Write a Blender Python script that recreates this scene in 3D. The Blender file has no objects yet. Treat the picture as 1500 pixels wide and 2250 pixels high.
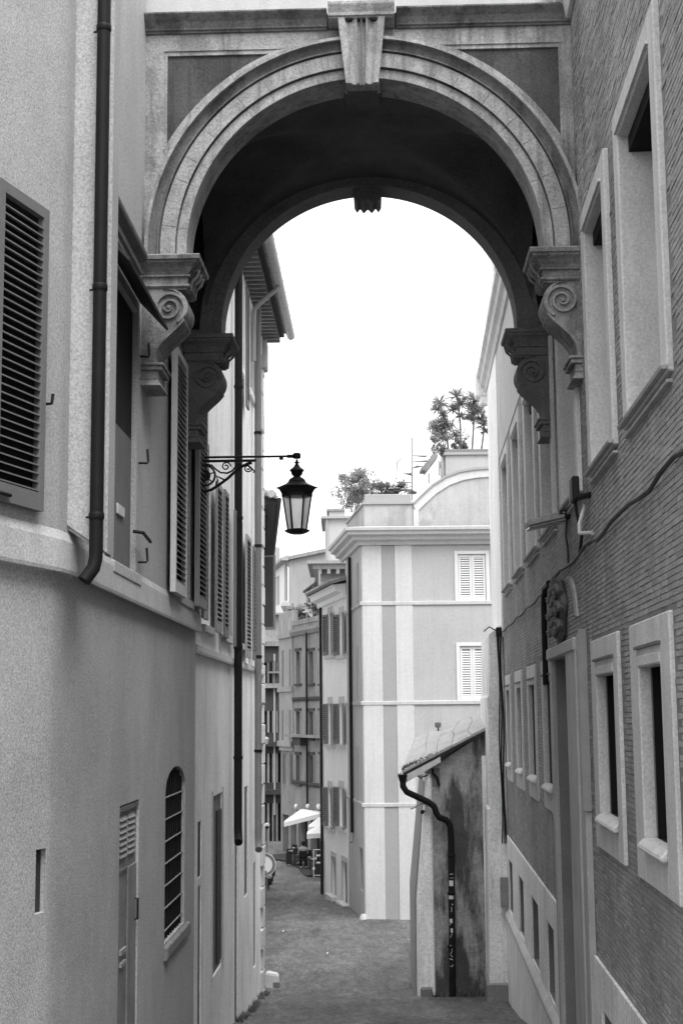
import bpy, bmesh, math, random
from mathutils import Vector
R = random.Random(11)
SC = bpy.context.scene
COL = SC.collection

# ------------------------------------------------------------------ camera, sky, sun, exposure
H = 7.4                      # eye height above the lower street
FP, TP, ROLL = 3125.0, 440 / 3125, .009
PIT = math.atan(TP)
cp, sp, cr, sr = math.cos(PIT), math.sin(PIT), math.cos(ROLL), math.sin(ROLL)
cam = bpy.data.objects.new('camera', bpy.data.cameras.new('camera'))
COL.objects.link(cam)
Rv, Uv, Fv = Vector((1, 0, 0)), Vector((0, -sp, cp)), Vector((0, cp, sp))
cx, cy, cz = Rv * cr - Uv * sr, Rv * sr + Uv * cr, -Fv
from mathutils import Matrix
cam.matrix_world = Matrix(((cx.x, cy.x, cz.x, 0), (cx.y, cy.y, cz.y, 0), (cx.z, cy.z, cz.z, H), (0, 0, 0, 1)))
cam.data.sensor_fit = 'VERTICAL'
cam.data.sensor_height = 36
cam.data.lens = 36 * FP / 2250
cam.data.clip_end = 2000
SC.camera = cam

SUN_EL, SUN_AZ = 62, 160      # degrees; azimuth of the sun measured clockwise from +Y
world = bpy.data.worlds.new('World')
SC.world = world
world.use_nodes = True
nt = world.node_tree
nt.nodes.clear()
sky = nt.nodes.new('ShaderNodeTexSky')
sky.sky_type = 'NISHITA'
sky.sun_disc = False
sky.sun_elevation = math.radians(SUN_EL)
sky.sun_rotation = math.radians(SUN_AZ)
sky.air_density, sky.dust_density, sky.ozone_density = 1.5, 6.0, 1.0
bw = nt.nodes.new('ShaderNodeRGBToBW')
bg = nt.nodes.new('ShaderNodeBackground')
bg.inputs['Strength'].default_value = .15
out = nt.nodes.new('ShaderNodeOutputWorld')
veil = nt.nodes.new('ShaderNodeMath')      # even white overcast veil over the sky
veil.operation = 'MULTIPLY_ADD'
veil.inputs[1].default_value = .35
veil.inputs[2].default_value = 3.6
nt.links.new(sky.outputs[0], bw.inputs[0])
nt.links.new(bw.outputs[0], veil.inputs[0])
nt.links.new(veil.outputs[0], bg.inputs['Color'])
nt.links.new(bg.outputs[0], out.inputs[0])

sun = bpy.data.objects.new('sun', bpy.data.lights.new('sun', 'SUN'))
COL.objects.link(sun)
sun.data.energy = 1.3
sun.data.angle = math.radians(40)
sun.data.color = (1, 1, 1)    # black and white photograph
el, az = math.radians(SUN_EL), math.radians(SUN_AZ)
sd = Vector((math.sin(az) * math.cos(el), math.cos(az) * math.cos(el), math.sin(el)))
sun.rotation_euler = sd.to_track_quat('Z', 'Y').to_euler()
sun.location = (0, -20, 40)
SC.view_settings.view_transform = 'Standard'
SC.view_settings.look = 'None'
SC.view_settings.gamma = 1
SC.view_settings.exposure = 1.4
SC.cycles.max_bounces = 8
SC.cycles.diffuse_bounces = 5

# ------------------------------------------------------------------ measuring helpers
def ray(u, v):
    px, py = (u - 750) / FP, (1125 - v) / FP
    a, b = px * cr + py * sr, -px * sr + py * cr
    return a, cp - b * sp, sp + b * cp
def at(u, v, Y):
    a, b, c = ray(u, v)
    t = Y / b
    return Vector((a * t, Y, H + c * t))
def proj(p):
    x, y, z = p[0], p[1], p[2] - H
    f = y * cp + z * sp
    b, a = (-y * sp + z * cp) / f, x / f
    return 750 + (a * cr - b * sr) * FP, 1125 - (a * sr + b * cr) * FP

class Wall:
    """a vertical plane: s metres along it, z up, o metres out from it"""
    def __init__(s, p0, p1, side=1):
        d = Vector((p1[0] - p0[0], p1[1] - p0[1]))
        s.L = d.length
        s.d = d / s.L
        s.p = Vector(p0[:2])
        s.n = Vector((s.d.y * side, -s.d.x * side))
    def hit(s, u, v):
        a, b, c = ray(u, v)
        t = s.p.dot(s.n) / (a * s.n.x + b * s.n.y)
        return (Vector((t * a, t * b)) - s.p).dot(s.d), H + c * t
    def P(s, q, z, o=0.0):
        w = s.p + s.d * q + s.n * o
        return Vector((w.x, w.y, z))
    def R(s, u0, v0, u1, v1):
        """real rectangle seen between two image corners -> s0, s1, z0, z1"""
        a, b = s.hit(u0, v0), s.hit(u1, v1)
        return min(a[0], b[0]), max(a[0], b[0]), min(a[1], b[1]), max(a[1], b[1])

WL = {}
class MB:
    def __init__(s):
        s.v, s.f = [], []
        s.tone = []
    def poly(s, pts):
        n = len(s.v)
        s.v += [tuple(p) for p in pts]
        s.f.append(list(range(n, n + len(pts))))
        return s
    def hexa(s, a, b):
        """a, b: two opposite quads with matching corners"""
        n = len(s.v)
        s.v += [tuple(p) for p in a] + [tuple(p) for p in b]
        k = len(a)
        s.f.append([n + i for i in range(k)][::-1])
        s.f.append([n + k + i for i in range(k)])
        for i in range(k):
            j = (i + 1) % k
            s.f.append([n + i, n + j, n + k + j, n + k + i])
        return s
    def box(s, W, s0, s1, z0, z1, o0, o1):
        return s.hexa([W.P(s0, z0, o0), W.P(s1, z0, o0), W.P(s1, z0, o1), W.P(s0, z0, o1)],
                      [W.P(s0, z1, o0), W.P(s1, z1, o0), W.P(s1, z1, o1), W.P(s0, z1, o1)])
    def cube(s, x0, x1, y0, y1, z0, z1):
        return s.hexa([Vector(p) for p in ((x0, y0, z0), (x1, y0, z0), (x1, y1, z0), (x0, y1, z0))],
                      [Vector(p) for p in ((x0, y0, z1), (x1, y0, z1), (x1, y1, z1), (x0, y1, z1))])
    def prism(s, W, pts, o0, o1):
        """outline (s, z) in the wall plane, from depth o0 to o1"""
        return s.hexa([W.P(a, b, o0) for a, b in pts], [W.P(a, b, o1) for a, b in pts])
    def prof(s, W, pts, s0, s1):
        """outline (o, z) pulled along the wall from s0 to s1"""
        return s.hexa([W.P(s0, b, a) for a, b in pts], [W.P(s1, b, a) for a, b in pts])
    def tube(s, path, r, n=8, r1=None, close=False):
        path = [Vector(p) for p in path]
        k0 = len(s.v)
        m = len(path)
        up = None
        for i, p in enumerate(path):
            t = (path[(i + 1) % m] - path[i - 1]) if close else (path[min(i + 1, m - 1)] - path[max(i - 1, 0)])
            t.normalize()
            if up is None:
                up = Vector((0, 0, 1)) if abs(t.z) < .9 else Vector((1, 0, 0))
            a = t.cross(up)
            if a.length < 1e-6:
                a = t.orthogonal()
            a.normalize()
            b = a.cross(t)
            b.normalize()
            up = b
            rr = r if r1 is None else r + (r1 - r) * i / max(1, m - 1)
            for j in range(n):
                q = 2 * math.pi * j / n
                s.v.append(tuple(p + a * (rr * math.cos(q)) + b * (rr * math.sin(q))))
        for i in range(m if close else m - 1):
            i2 = (i + 1) % m
            for j in range(n):
                j2 = (j + 1) % n
                s.f.append([k0 + i * n + j, k0 + i * n + j2, k0 + i2 * n + j2, k0 + i2 * n + j])
        if not close:
            s.f.append([k0 + j for j in range(n)][::-1])
            s.f.append([k0 + (m - 1) * n + j for j in range(n)])
        return s
    def lathe(s, prof, c, n=16, rot=0.0):
        """prof: (r, z) from bottom to top round the upright through c"""
        k0 = len(s.v)
        for r, z in prof:
            for j in range(n):
                q = 2 * math.pi * j / n + rot
                s.v.append((c[0] + r * math.cos(q), c[1] + r * math.sin(q), c[2] + z))
        for i in range(len(prof) - 1):
            for j in range(n):
                j2 = (j + 1) % n
                s.f.append([k0 + i * n + j, k0 + i * n + j2, k0 + (i + 1) * n + j2, k0 + (i + 1) * n + j])
        s.f.append([k0 + j for j in range(n)][::-1])
        s.f.append([k0 + (len(prof) - 1) * n + j for j in range(n)])
        return s
    def build(s, name, mat, parent=None, smooth=False, bevel=0.0, kind=None, label=None, seg=1):
        me = bpy.data.meshes.new(name)
        lo = [min(p[i] for p in s.v) for i in range(3)]
        hi = [max(p[i] for p in s.v) for i in range(3)]
        c = Vector(((lo[0] + hi[0]) / 2, (lo[1] + hi[1]) / 2, lo[2]))
        me.from_pydata([(p[0] - c.x, p[1] - c.y, p[2] - c.z) for p in s.v], [], s.f)
        bm = bmesh.new()
        bm.from_mesh(me)
        if not s.tone:
            bmesh.ops.recalc_face_normals(bm, faces=bm.faces)
        if bevel:
            bmesh.ops.bevel(bm, geom=[e for e in bm.edges if len(e.link_faces) == 2 and e.calc_face_angle(0) > .5],
                            offset=bevel, segments=seg, affect='EDGES', clamp_overlap=True)
        bm.to_mesh(me)
        bm.free()
        if s.tone:
            at_ = me.attributes.new('tone', 'FLOAT', 'POINT')
            at_.data.foreach_set('value', s.tone)
        if smooth:
            me.polygons.foreach_set('use_smooth', [True] * len(me.polygons))
            try:
                me.set_sharp_from_angle(angle=math.radians(40))
            except Exception:
                pass
        me.materials.append(mat)
        o = bpy.data.objects.new(name, me)
        COL.objects.link(o)
        if parent is not None:
            o.parent = parent
            o.location = c - WL[parent.name]
        else:
            o.location = c
        WL[o.name] = c
        if kind:
            o['kind'] = kind
        if label:
            o['label'] = label
        return o

def thing(name, label, cat, loc, group=None):
    o = bpy.data.objects.new(name, None)
    COL.objects.link(o)
    o.empty_display_size = .2
    o.location = loc
    WL[o.name] = Vector(loc)
    tag(o, label, cat, group)
    return o
def tag(o, label, cat, group=None):
    o['label'] = label
    o['category'] = cat
    if group:
        o['group'] = group
    return o
def share(src, name, loc, parent, rotz=0.0):
    """another piece with the same mesh data"""
    o = bpy.data.objects.new(name, src)
    COL.objects.link(o)
    o.parent = parent
    o.location = Vector(loc) - WL[parent.name]
    o.rotation_euler[2] = rotz
    return o

# ------------------------------------------------------------------ materials (all grey: the photograph is black and white)
def mat(name, g, var=.12, vs=1.3, streak=0.0, grain=.10, gs=70, bump=.25, bs=45, rough=.88, blot=0.0, blot_s=.7, attr=0.0, spec=.3, damp=0.0, blot_m=(1, 1, .55), blot_r=(.50, .58)):
    m = bpy.data.materials.new(name)
    m.use_nodes = True
    t = m.node_tree
    N, L = t.nodes, t.links
    b = N['Principled BSDF']
    b.inputs['Roughness'].default_value = rough
    b.inputs['Specular IOR Level'].default_value = spec
    geo = N.new('ShaderNodeNewGeometry')
    def noise(scale, detail, stretch=None, rgh=.55):
        n = N.new('ShaderNodeTexNoise')
        n.inputs['Scale'].default_value = scale
        n.inputs['Detail'].default_value = detail
        n.inputs['Roughness'].default_value = rgh
        src = geo.outputs['Position']
        if stretch:
            mp = N.new('ShaderNodeMapping')
            mp.inputs['Scale'].default_value = stretch
            L.new(src, mp.inputs[0])
            src = mp.outputs[0]
        L.new(src, n.inputs['Vector'])
        return n.outputs['Fac']
    def ma(op, a, b_=None):
        n = N.new('ShaderNodeMath')
        n.operation = op
        for i, x in enumerate((a, b_)):
            if x is None:
                continue
            if isinstance(x, (int, float)):
                n.inputs[i].default_value = x
            else:
                L.new(x, n.inputs[i])
        return n.outputs[0]
    val = None
    def add(fac, amp):
        nonlocal val
        x = ma('MULTIPLY', ma('SUBTRACT', fac, .5), 2 * amp)
        val = x if val is None else ma('ADD', val, x)
    if var: add(noise(vs, 7), var * 1.6)
    if streak: add(noise(1, 5, (5, 5, .35)), streak * 1.6)
    if grain: add(noise(gs, 2), grain * 1.5)
    if attr:
        an = N.new('ShaderNodeAttribute')
        an.attribute_name = 'tone'
        add(an.outputs['Fac'], attr)
    v = ma('ADD', 1.0, val) if val is not None else 1.0
    if blot:                                  # patches of old stain with outlines of their own
        rr = N.new('ShaderNodeMapRange')
        rr.inputs['From Min'].default_value = blot_r[0]
        rr.inputs['From Max'].default_value = blot_r[1]
        rr.inputs['To Min'].default_value = 1.0
        rr.inputs['To Max'].default_value = 1.0 - blot
        L.new(noise(blot_s, 8, blot_m, .62), rr.inputs['Value'])
        v = ma('MULTIPLY', v, rr.outputs[0])
    if damp:                                  # damp, dirty soot marks running down from drips
        rr = N.new('ShaderNodeMapRange')
        rr.inputs['From Min'].default_value = .52
        rr.inputs['From Max'].default_value = .72
        rr.inputs['To Min'].default_value = 1.0
        rr.inputs['To Max'].default_value = 1.0 - damp
        L.new(noise(1, 6, (9, 9, .5), .6), rr.inputs['Value'])
        v = ma('MULTIPLY', v, rr.outputs[0])
    v = ma('MULTIPLY', v, g) if not isinstance(v, float) else v * g
    v = ma('MAXIMUM', v, .004) if not isinstance(v, float) else v
    if isinstance(v, float):
        b.inputs['Base Color'].default_value = (v, v, v, 1)
    else:
        cc = N.new('ShaderNodeCombineColor')
        for i in range(3):
            L.new(v, cc.inputs[i])
        L.new(cc.outputs[0], b.inputs['Base Color'])
    if bump:
        bp = N.new('ShaderNodeBump')
        bp.inputs['Strength'].default_value = bump
        bp.inputs['Distance'].default_value = .02
        n = N.new('ShaderNodeMath')
        n.operation = 'MULTIPLY_ADD'
        L.new(noise(bs, 4), n.inputs[0])
        n.inputs[1].default_value = .5
        L.new(noise(2.2, 3), n.inputs[2])
        L.new(n.outputs[0], bp.inputs['Height'])
        L.new(bp.outputs[0], b.inputs['Normal'])
    return m

M = dict(
    plasterA=mat('old_plaster_upper', 0.41, .10, 1.1, streak=.02, grain=.42, gs=48, bump=.45, bs=70, blot=.05, blot_s=1.3),
    plasterA2=mat('old_plaster_lower', 0.45, .14, .9, streak=.02, grain=.46, gs=48, bump=.55, bs=70, blot=.08, blot_s=1.1, damp=.06),
    plasterB=mat('pale_plaster', .88, .09, .9, streak=.05, grain=.26, gs=26, bump=.35, blot=.10, blot_s=.9, damp=.15),
    band=mat('plaster_band', 0.48, .12, 1.4, streak=.08, grain=.4, gs=48, bump=.35, damp=.12),
    stone=mat('weathered_travertine', 0.32, .24, 3.2, streak=.16, grain=.42, gs=42, bump=.7, bs=30, blot=.28, blot_s=2.4, damp=.5),
    stonegrime=mat('grimy_travertine_moulding', 0.17, .3, 3.0, streak=.2, grain=.4, gs=42, bump=.7, bs=30, blot=.45, blot_s=1.8, damp=.5),
    parapet=mat('parapet_plaster', 0.42, .10, 1.5, streak=.12, grain=.18, bump=.3),
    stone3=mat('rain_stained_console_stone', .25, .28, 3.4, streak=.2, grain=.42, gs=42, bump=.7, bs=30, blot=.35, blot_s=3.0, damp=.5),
    stone2=mat('dark_and_shaded_travertine', .14, .22, 3.0, streak=.14, grain=.4, gs=40, bump=.5, bs=30),  # darker travertine; on the rear consoles it carries their shade as colour
    panel=mat('dark_render_panel', 0.075, .34, 2.2, streak=.2, grain=.5, gs=42, bump=.4, blot=.3, blot_s=1.6, damp=.3),
    vault=mat('shaded_vault_plaster', .075, .3, 1.6, grain=.4, gs=36, bump=.3, blot=.2, blot_s=.9),  # shade under the arch put into a darkened base colour
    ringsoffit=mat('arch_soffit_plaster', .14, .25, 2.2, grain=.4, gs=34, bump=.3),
    brick=mat('old_brick', 0.32, .30, 1.0, streak=.12, grain=.42, gs=44, bump=.7, bs=45, attr=.16, blot=.16, blot_s=.8),
    mortar=mat('brick_mortar', 0.2, .2, 2.0, grain=.2, bump=.5),
    frame=mat('travertine_frame', 0.56, .14, 2.0, streak=.10, grain=.26, gs=42, bump=.4, damp=.15),
    portal=mat('greyed_portal_stone', .40, .16, 2.4, streak=.14, grain=.22, gs=50, bump=.4, damp=.25),
    plinth=mat('plinth_render', .80, .12, 1.2, streak=.10, grain=.28, gs=26, bump=.35, blot=.12, blot_s=1.4, damp=.22),
    iron=mat('black_iron', .012, .2, 6, grain=.2, bump=.1, rough=.6, spec=.25),
    pipe=mat('dark_painted_pipe', .014, .25, 5, streak=.2, grain=.3, bump=.15, rough=.5, spec=.1),
    pale_pipe=mat('pale_painted_pipe', .30, .15, 4, grain=.1, bump=.1, rough=.5),
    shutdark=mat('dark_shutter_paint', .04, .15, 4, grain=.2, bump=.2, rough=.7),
    shutmid=mat('grey_shutter_paint', .30, .12, 4, grain=.18, gs=50, bump=.2, rough=.7),
    shutpale=mat('pale_shutter_paint', .60, .08, 4, grain=.12, gs=50, bump=.15, rough=.7),
    shutwhite=mat('whitened_shutter_paint', .62, .05, 3, grain=.05, gs=14, bump=.1, rough=.7),
    shutframe=mat('shutter_frame_paint', .16, .12, 5, grain=.25, gs=80, bump=.2, rough=.7),
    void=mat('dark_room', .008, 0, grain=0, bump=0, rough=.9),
    glass=mat('window_glass', .03, .2, 2, grain=0, bump=0, rough=.15, spec=.5),
    pane=None,
    metal=mat('painted_metal_door', .22, .25, 3, streak=.25, grain=.4, gs=45, bump=.2, rough=.6),
    metalpale=mat('galvanised_metal', .42, .12, 5, grain=.15, bump=.1, rough=.5),
    cable=mat('cable_black', .02, .2, 6, grain=.1, bump=0, rough=.6),
    cobble=None,
    fwall=mat('pale_stucco', 0.38, .10, .7, streak=.06, grain=.10, gs=12, bump=.2, damp=.08),
    fstripe=mat('white_stucco', 0.5, .08, .7, streak=.06, grain=.08, gs=12, bump=.2, damp=.08),
    fdark=mat('grey_stucco_stripe', 0.3, .06, .8, grain=.09, gs=14, bump=.2),
    fattic=mat('weathered_attic_stucco', 0.37, .14, 1.0, streak=.14, grain=.1, gs=14, bump=.3, blot=.2, blot_s=1.0),
    gwall=mat('white_house_stucco', .82, .08, .8, streak=.08, grain=.1, gs=12, bump=.2, damp=.12),
    dwall=mat('grimy_far_stucco', 0.2, .26, .9, streak=.26, grain=.22, gs=8, bump=.3, damp=.4),
    dbay=mat('light_far_stucco', .25, .18, 1.0, streak=.18, grain=.18, gs=8, bump=.2, damp=.25),
    ewall=mat('dark_far_stucco', 0.045, .25, .7, streak=.25, grain=.15, gs=10, bump=.3),
    hwall=mat('far_gable_stucco', .27, .2, .4, streak=.14, grain=.08, gs=8, bump=.2),
    hwhite=mat('far_white_stucco', 0.66, .06, .5, streak=.06, grain=.06, gs=8, bump=.2),
    tile=mat('roof_tile', .22, .3, 4, grain=.2, gs=20, bump=.6, bs=20),
    eaves=mat('eave_timber', .03, .2, 4, grain=.15, bump=.3),
    shed=mat('stained_shed_render', .29, .34, 3.2, streak=.1, grain=.36, gs=24, bump=.7, bs=25, blot=.76, blot_s=1.0, blot_m=(1.75, 1.75, .40), blot_r=(.45, .55)),
    slab=mat('roof_slab', .36, .18, 3, grain=.2, gs=24, bump=.5, bs=25),
    leaf=None, leafpale=None,
    bark=mat('bark', .12, .2, 8, grain=.1, bump=.4),
    canvas=mat('white_canvas', .70, .05, 3, grain=.05, gs=10, bump=.1),
    cloth=mat('grey_cloth', .24, .1, 6, grain=.1, bump=.1),
    darkcloth=mat('dark_cloth', .015, .1, 6, grain=.1, bump=.1),
    skin=mat('skin', .34, .05, 6, grain=.03, bump=0, rough=.55),
    white=mat('white_paint', .74, .06, 5, grain=.05, bump=.05, rough=.5),
    fwhite=mat('white_window_surround', .60, .05, 3, grain=.05, gs=14, bump=.05, rough=.6),
    sign=mat('sign_ring_paint', .16, .06, 5, grain=.05, bump=0, rough=.5),
    sticker=mat('sticker_paper', .60, .25, 30, grain=.3, bump=0, rough=.7),
    ground_patch=mat('dark_ground_patch', .028, .25, 1.2, grain=.2, gs=9, bump=.4),
)
def thin(name, g, tr):
    """thin sheet that lets light through: leaves, frosted glass"""
    m = mat(name, g, .22, 6, grain=.1, bump=0, rough=.6)
    N, L = m.node_tree.nodes, m.node_tree.links
    b, o = N['Principled BSDF'], N['Material Output']
    t = N.new('ShaderNodeBsdfTranslucent')
    mx = N.new('ShaderNodeMixShader')
    mx.inputs[0].default_value = tr
    src = b.inputs['Base Color'].links[0].from_socket
    L.new(src, t.inputs['Color'])
    L.new(b.outputs[0], mx.inputs[1])
    L.new(t.outputs[0], mx.inputs[2])
    L.new(mx.outputs[0], o.inputs['Surface'])
    return m
M['leaf'], M['leafpale'] = thin('leaf', .13, .45), thin('pale_leaf', .24, .45)
M['pane'] = mat('frosted_lantern_glass', .85, .08, 6, grain=.05, bump=0, rough=.45)
_p = M['pane'].node_tree.nodes['Principled BSDF']
_p.inputs['Transmission Weight'].default_value = .85
_p.inputs['IOR'].default_value = 1.08

# ------------------------------------------------------------------ ground
GP = [(-30, 10.2), (0, 5.75), (27.7, 1.70), (30, 1.42), (34, 1.02), (42, .60), (51, .24), (61, -.16), (75, -.5), (110, -.8), (400, -1)]
def gz(y, x=0.0):
    for (a, b), (c, d) in zip(GP, GP[1:]):
        if y <= c:
            t = (y - a) / (c - a)
            return b + (d - b) * t + max(0, x - 2) * .012
    return -1
def ground():
    m = bpy.data.materials.new('small_cobbles')
    m.use_nodes = True
    t = m.node_tree
    N, L = t.nodes, t.links
    b = N['Principled BSDF']
    b.inputs['Roughness'].default_value = .8
    geo = N.new('ShaderNodeNewGeometry')
    vo = N.new('ShaderNodeTexVoronoi')
    vo.feature = 'DISTANCE_TO_EDGE'
    vo.inputs['Scale'].default_value = 8.5
    L.new(geo.outputs['Position'], vo.inputs['Vector'])
    vc = N.new('ShaderNodeTexVoronoi')
    vc.inputs['Scale'].default_value = 8.5
    L.new(geo.outputs['Position'], vc.inputs['Vector'])
    def ramp(src, a, b_, c, d):
        r = N.new('ShaderNodeMapRange')
        for k, x in zip(('From Min', 'From Max', 'To Min', 'To Max'), (a, b_, c, d)):
            r.inputs[k].default_value = x
        L.new(src, r.inputs['Value'])
        return r.outputs[0]
    def mul(a, b_):
        n = N.new('ShaderNodeMath')
        n.operation = 'MULTIPLY'
        L.new(a, n.inputs[0])
        L.new(b_, n.inputs[1])
        return n.outputs[0]
    sepc = N.new('ShaderNodeSeparateColor')
    L.new(vc.outputs['Color'], sepc.inputs[0])
    n1 = N.new('ShaderNodeTexNoise')
    n1.inputs['Scale'].default_value = .55
    n1.inputs['Detail'].default_value = 7
    n1.inputs['Roughness'].default_value = .65
    def stretched(node, sc):
        mp = N.new('ShaderNodeMapping')
        mp.inputs['Scale'].default_value = sc
        L.new(geo.outputs['Position'], mp.inputs[0])
        L.new(mp.outputs[0], node.inputs['Vector'])
    stretched(n1, (1.6, .45, 1))
    n2 = N.new('ShaderNodeTexNoise')
    n2.inputs['Scale'].default_value = 3.5
    n2.inputs['Detail'].default_value = 6
    stretched(n2, (1.8, .4, 1))
    v = mul(ramp(vo.outputs['Distance'], .0, .10, .066, .108), ramp(sepc.outputs[0], 0, 1, .84, 1.16))
    v = mul(v, ramp(n1.outputs['Fac'], .34, .66, .58, 1.36))
    v = mul(v, ramp(n2.outputs['Fac'], .3, .7, .70, 1.30))
    n3 = N.new('ShaderNodeTexNoise')
    n3.inputs['Scale'].default_value = 9
    n3.inputs['Detail'].default_value = 3
    stretched(n3, (1.7, .45, 1))
    v = mul(v, ramp(n3.outputs['Fac'], .25, .75, .66, 1.34))
    cc = N.new('ShaderNodeCombineColor')
    for i in range(3):
        L.new(v, cc.inputs[i])
    L.new(cc.outputs[0], b.inputs['Base Color'])
    bp = N.new('ShaderNodeBump')
    bp.inputs['Strength'].default_value = .8
    bp.inputs['Distance'].default_value = .02
    L.new(ramp(vo.outputs['Distance'], .0, .14, 0, 1), bp.inputs['Height'])
    L.new(bp.outputs[0], b.inputs['Normal'])
    M['cobble'] = m
    mb = MB()
    ys = [-30, -10, 0, 10, 20] + [24 + i * .5 for i in range(0, 104)] + [80, 90, 110, 160, 400]
    xs = [-60, -20, -8, -5] + [-4 + i * .4 for i in range(0, 26)] + [8, 14, 30, 80]
    from mathutils import noise
    for y in ys:
        for x in xs:
            w = noise.noise(Vector((x * .5, y * .35, 0))) * .035 + noise.noise(Vector((x * 1.7, y * 1.4, 3))) * .012
            mb.v.append((x, y, gz(y, x) + w))
    nx = len(xs)
    for i in range(len(ys) - 1):
        for j in range(nx - 1):
            mb.f.append([i * nx + j, i * nx + j + 1, (i + 1) * nx + j + 1, (i + 1) * nx + j])
    o = mb.build('street', m, smooth=True)
    o['kind'] = 'structure'
    o['label'] = 'sloping alley paved with small worn grey cobbles'
ground()
def cafe_patch():  # darker sheet with a curved edge laid over the street
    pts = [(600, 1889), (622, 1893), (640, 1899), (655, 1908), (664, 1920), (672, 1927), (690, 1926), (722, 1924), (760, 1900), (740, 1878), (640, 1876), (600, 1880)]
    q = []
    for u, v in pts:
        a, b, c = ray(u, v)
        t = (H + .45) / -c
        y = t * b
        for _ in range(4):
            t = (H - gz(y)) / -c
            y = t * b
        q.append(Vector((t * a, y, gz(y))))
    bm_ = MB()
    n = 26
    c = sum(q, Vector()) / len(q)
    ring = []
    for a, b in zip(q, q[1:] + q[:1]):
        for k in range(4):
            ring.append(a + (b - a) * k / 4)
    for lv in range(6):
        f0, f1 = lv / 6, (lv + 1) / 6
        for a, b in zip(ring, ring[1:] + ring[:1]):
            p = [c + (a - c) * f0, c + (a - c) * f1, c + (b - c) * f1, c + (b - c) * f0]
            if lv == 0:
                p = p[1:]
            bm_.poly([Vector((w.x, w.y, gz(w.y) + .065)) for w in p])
    o = bm_.build('cafe_ground_patch', M['ground_patch'])
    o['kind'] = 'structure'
    o['label'] = 'dark ground patch with a curved edge under the cafe tables'
cafe_patch()

# ------------------------------------------------------------------ building blocks
def wall_mesh(W, s0, s1, z0, z1, holes=(), deep=.3, o=0.0, back=None):
    """front sheet with real openings and their reveals; back = thickness of the whole body"""
    mb = MB()
    ss = sorted({s0, s1} | {min(max(h[i], s0), s1) for h in holes for i in (0, 1)})
    zs = sorted({z0, z1} | {min(max(h[i], z0), z1) for h in holes for i in (2, 3)})
    for a, b in zip(ss, ss[1:]):
        for c, d in zip(zs, zs[1:]):
            ms, mz = (a + b) / 2, (c + d) / 2
            if any(h[0] < ms < h[1] and h[2] < mz < h[3] for h in holes):
                continue
            mb.poly([W.P(a, c, o), W.P(b, c, o), W.P(b, d, o), W.P(a, d, o)])
    for h in holes:
        a, b, c, d = h[:4]
        q = h[4] if len(h) > 4 else deep
        for (A, B) in (((a, c), (b, c)), ((b, c), (b, d)), ((b, d), (a, d)), ((a, d), (a, c))):
            mb.poly([W.P(A[0], A[1], o), W.P(B[0], B[1], o), W.P(B[0], B[1], o - q), W.P(A[0], A[1], o - q)])
    if back:
        q = o - back
        mb.poly([W.P(s0, z0, q), W.P(s1, z0, q), W.P(s1, z1, q), W.P(s0, z1, q)])
        mb.poly([W.P(s0, z0, o), W.P(s0, z0, q), W.P(s0, z1, q), W.P(s0, z1, o)])
        mb.poly([W.P(s1, z0, o), W.P(s1, z0, q), W.P(s1, z1, q), W.P(s1, z1, o)])
        mb.poly([W.P(s0, z1, o), W.P(s1, z1, o), W.P(s1, z1, q), W.P(s0, z1, q)])
    return mb

def leaf_frame(P, w, h, st=.06, rail=.09, th=.04, mid=True):
    """shutter leaf frame; P(a, z, t): across, up, thickness"""
    mb = MB()
    def bx(a0, a1, z0, z1):
        mb.hexa([P(a0, z0, 0), P(a1, z0, 0), P(a1, z0, th), P(a0, z0, th)], [P(a0, z1, 0), P(a1, z1, 0), P(a1, z1, th), P(a0, z1, th)])
    bx(0, st, 0, h); bx(w - st, w, 0, h)
    bx(st, w - st, 0, rail * 1.6); bx(st, w - st, h - rail, h)
    if mid:
        bx(st, w - st, h * .45, h * .45 + rail)
    return mb
def leaf_slats(P, w, h, st=.06, rail=.09, th=.04, step=.055, mid=True, tilt=.55):
    out_ = []
    z = rail * 1.6 + .01
    while z < h - rail - step * .6:
        if not (mid and h * .45 - step * .7 < z < h * .45 + rail):
            d = step * .85 * tilt
            t0, t1 = th * .05, th * .95
            k = .012
            out_.append(([P(st, z + d, t0), P(w - st, z + d, t0), P(w - st, z + d + k, t0), P(st, z + d + k, t0)],
                         [P(st, z, t1), P(w - st, z, t1), P(w - st, z + k, t1), P(st, z + k, t1)]))
        z += step
    return out_
def shutter(parent, P, w, h, m, single=False, step=.055, st=.06, mid=True, mf=None, label=None, th=.04, tilt=.55, back=None):
    f = leaf_frame(P, w, h, st, mid=mid, th=th).build('shutter', mf or m, parent, label=label)
    sl = leaf_slats(P, w, h, st, step=step, mid=mid, th=th, tilt=tilt)
    if back:  # added dark sheet, paints the shadow seen between the slats
        MB().hexa([P(st, .1, -.006), P(w - st, .1, -.006), P(w - st, .1, .0), P(st, .1, .0)], [P(st, h - .06, -.006), P(w - st, h - .06, -.006), P(w - st, h - .06, .0), P(st, h - .06, .0)]).build('gap_shade', back, f)
    if single:
        for a, b in sl:
            MB().hexa(a, b).build('slat', m, f)
    else:
        mb = MB()
        for a, b in sl:
            mb.hexa(a, b)
        mb.build('slats', m, f, kind='stuff')
    return f
def flat_leaf(W, s0, z0, o):
    """leaf folded flat against the wall"""
    return lambda a, z, t: W.P(s0 + a, z0 + z, o + t)
def swung_leaf(W, s0, z0, o, ang, sgn=1):
    c, s = math.cos(ang), math.sin(ang)
    return lambda a, z, t: W.P(s0 + sgn * (a * c - t * s), z0 + z, o + a * s + t * c)

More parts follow.
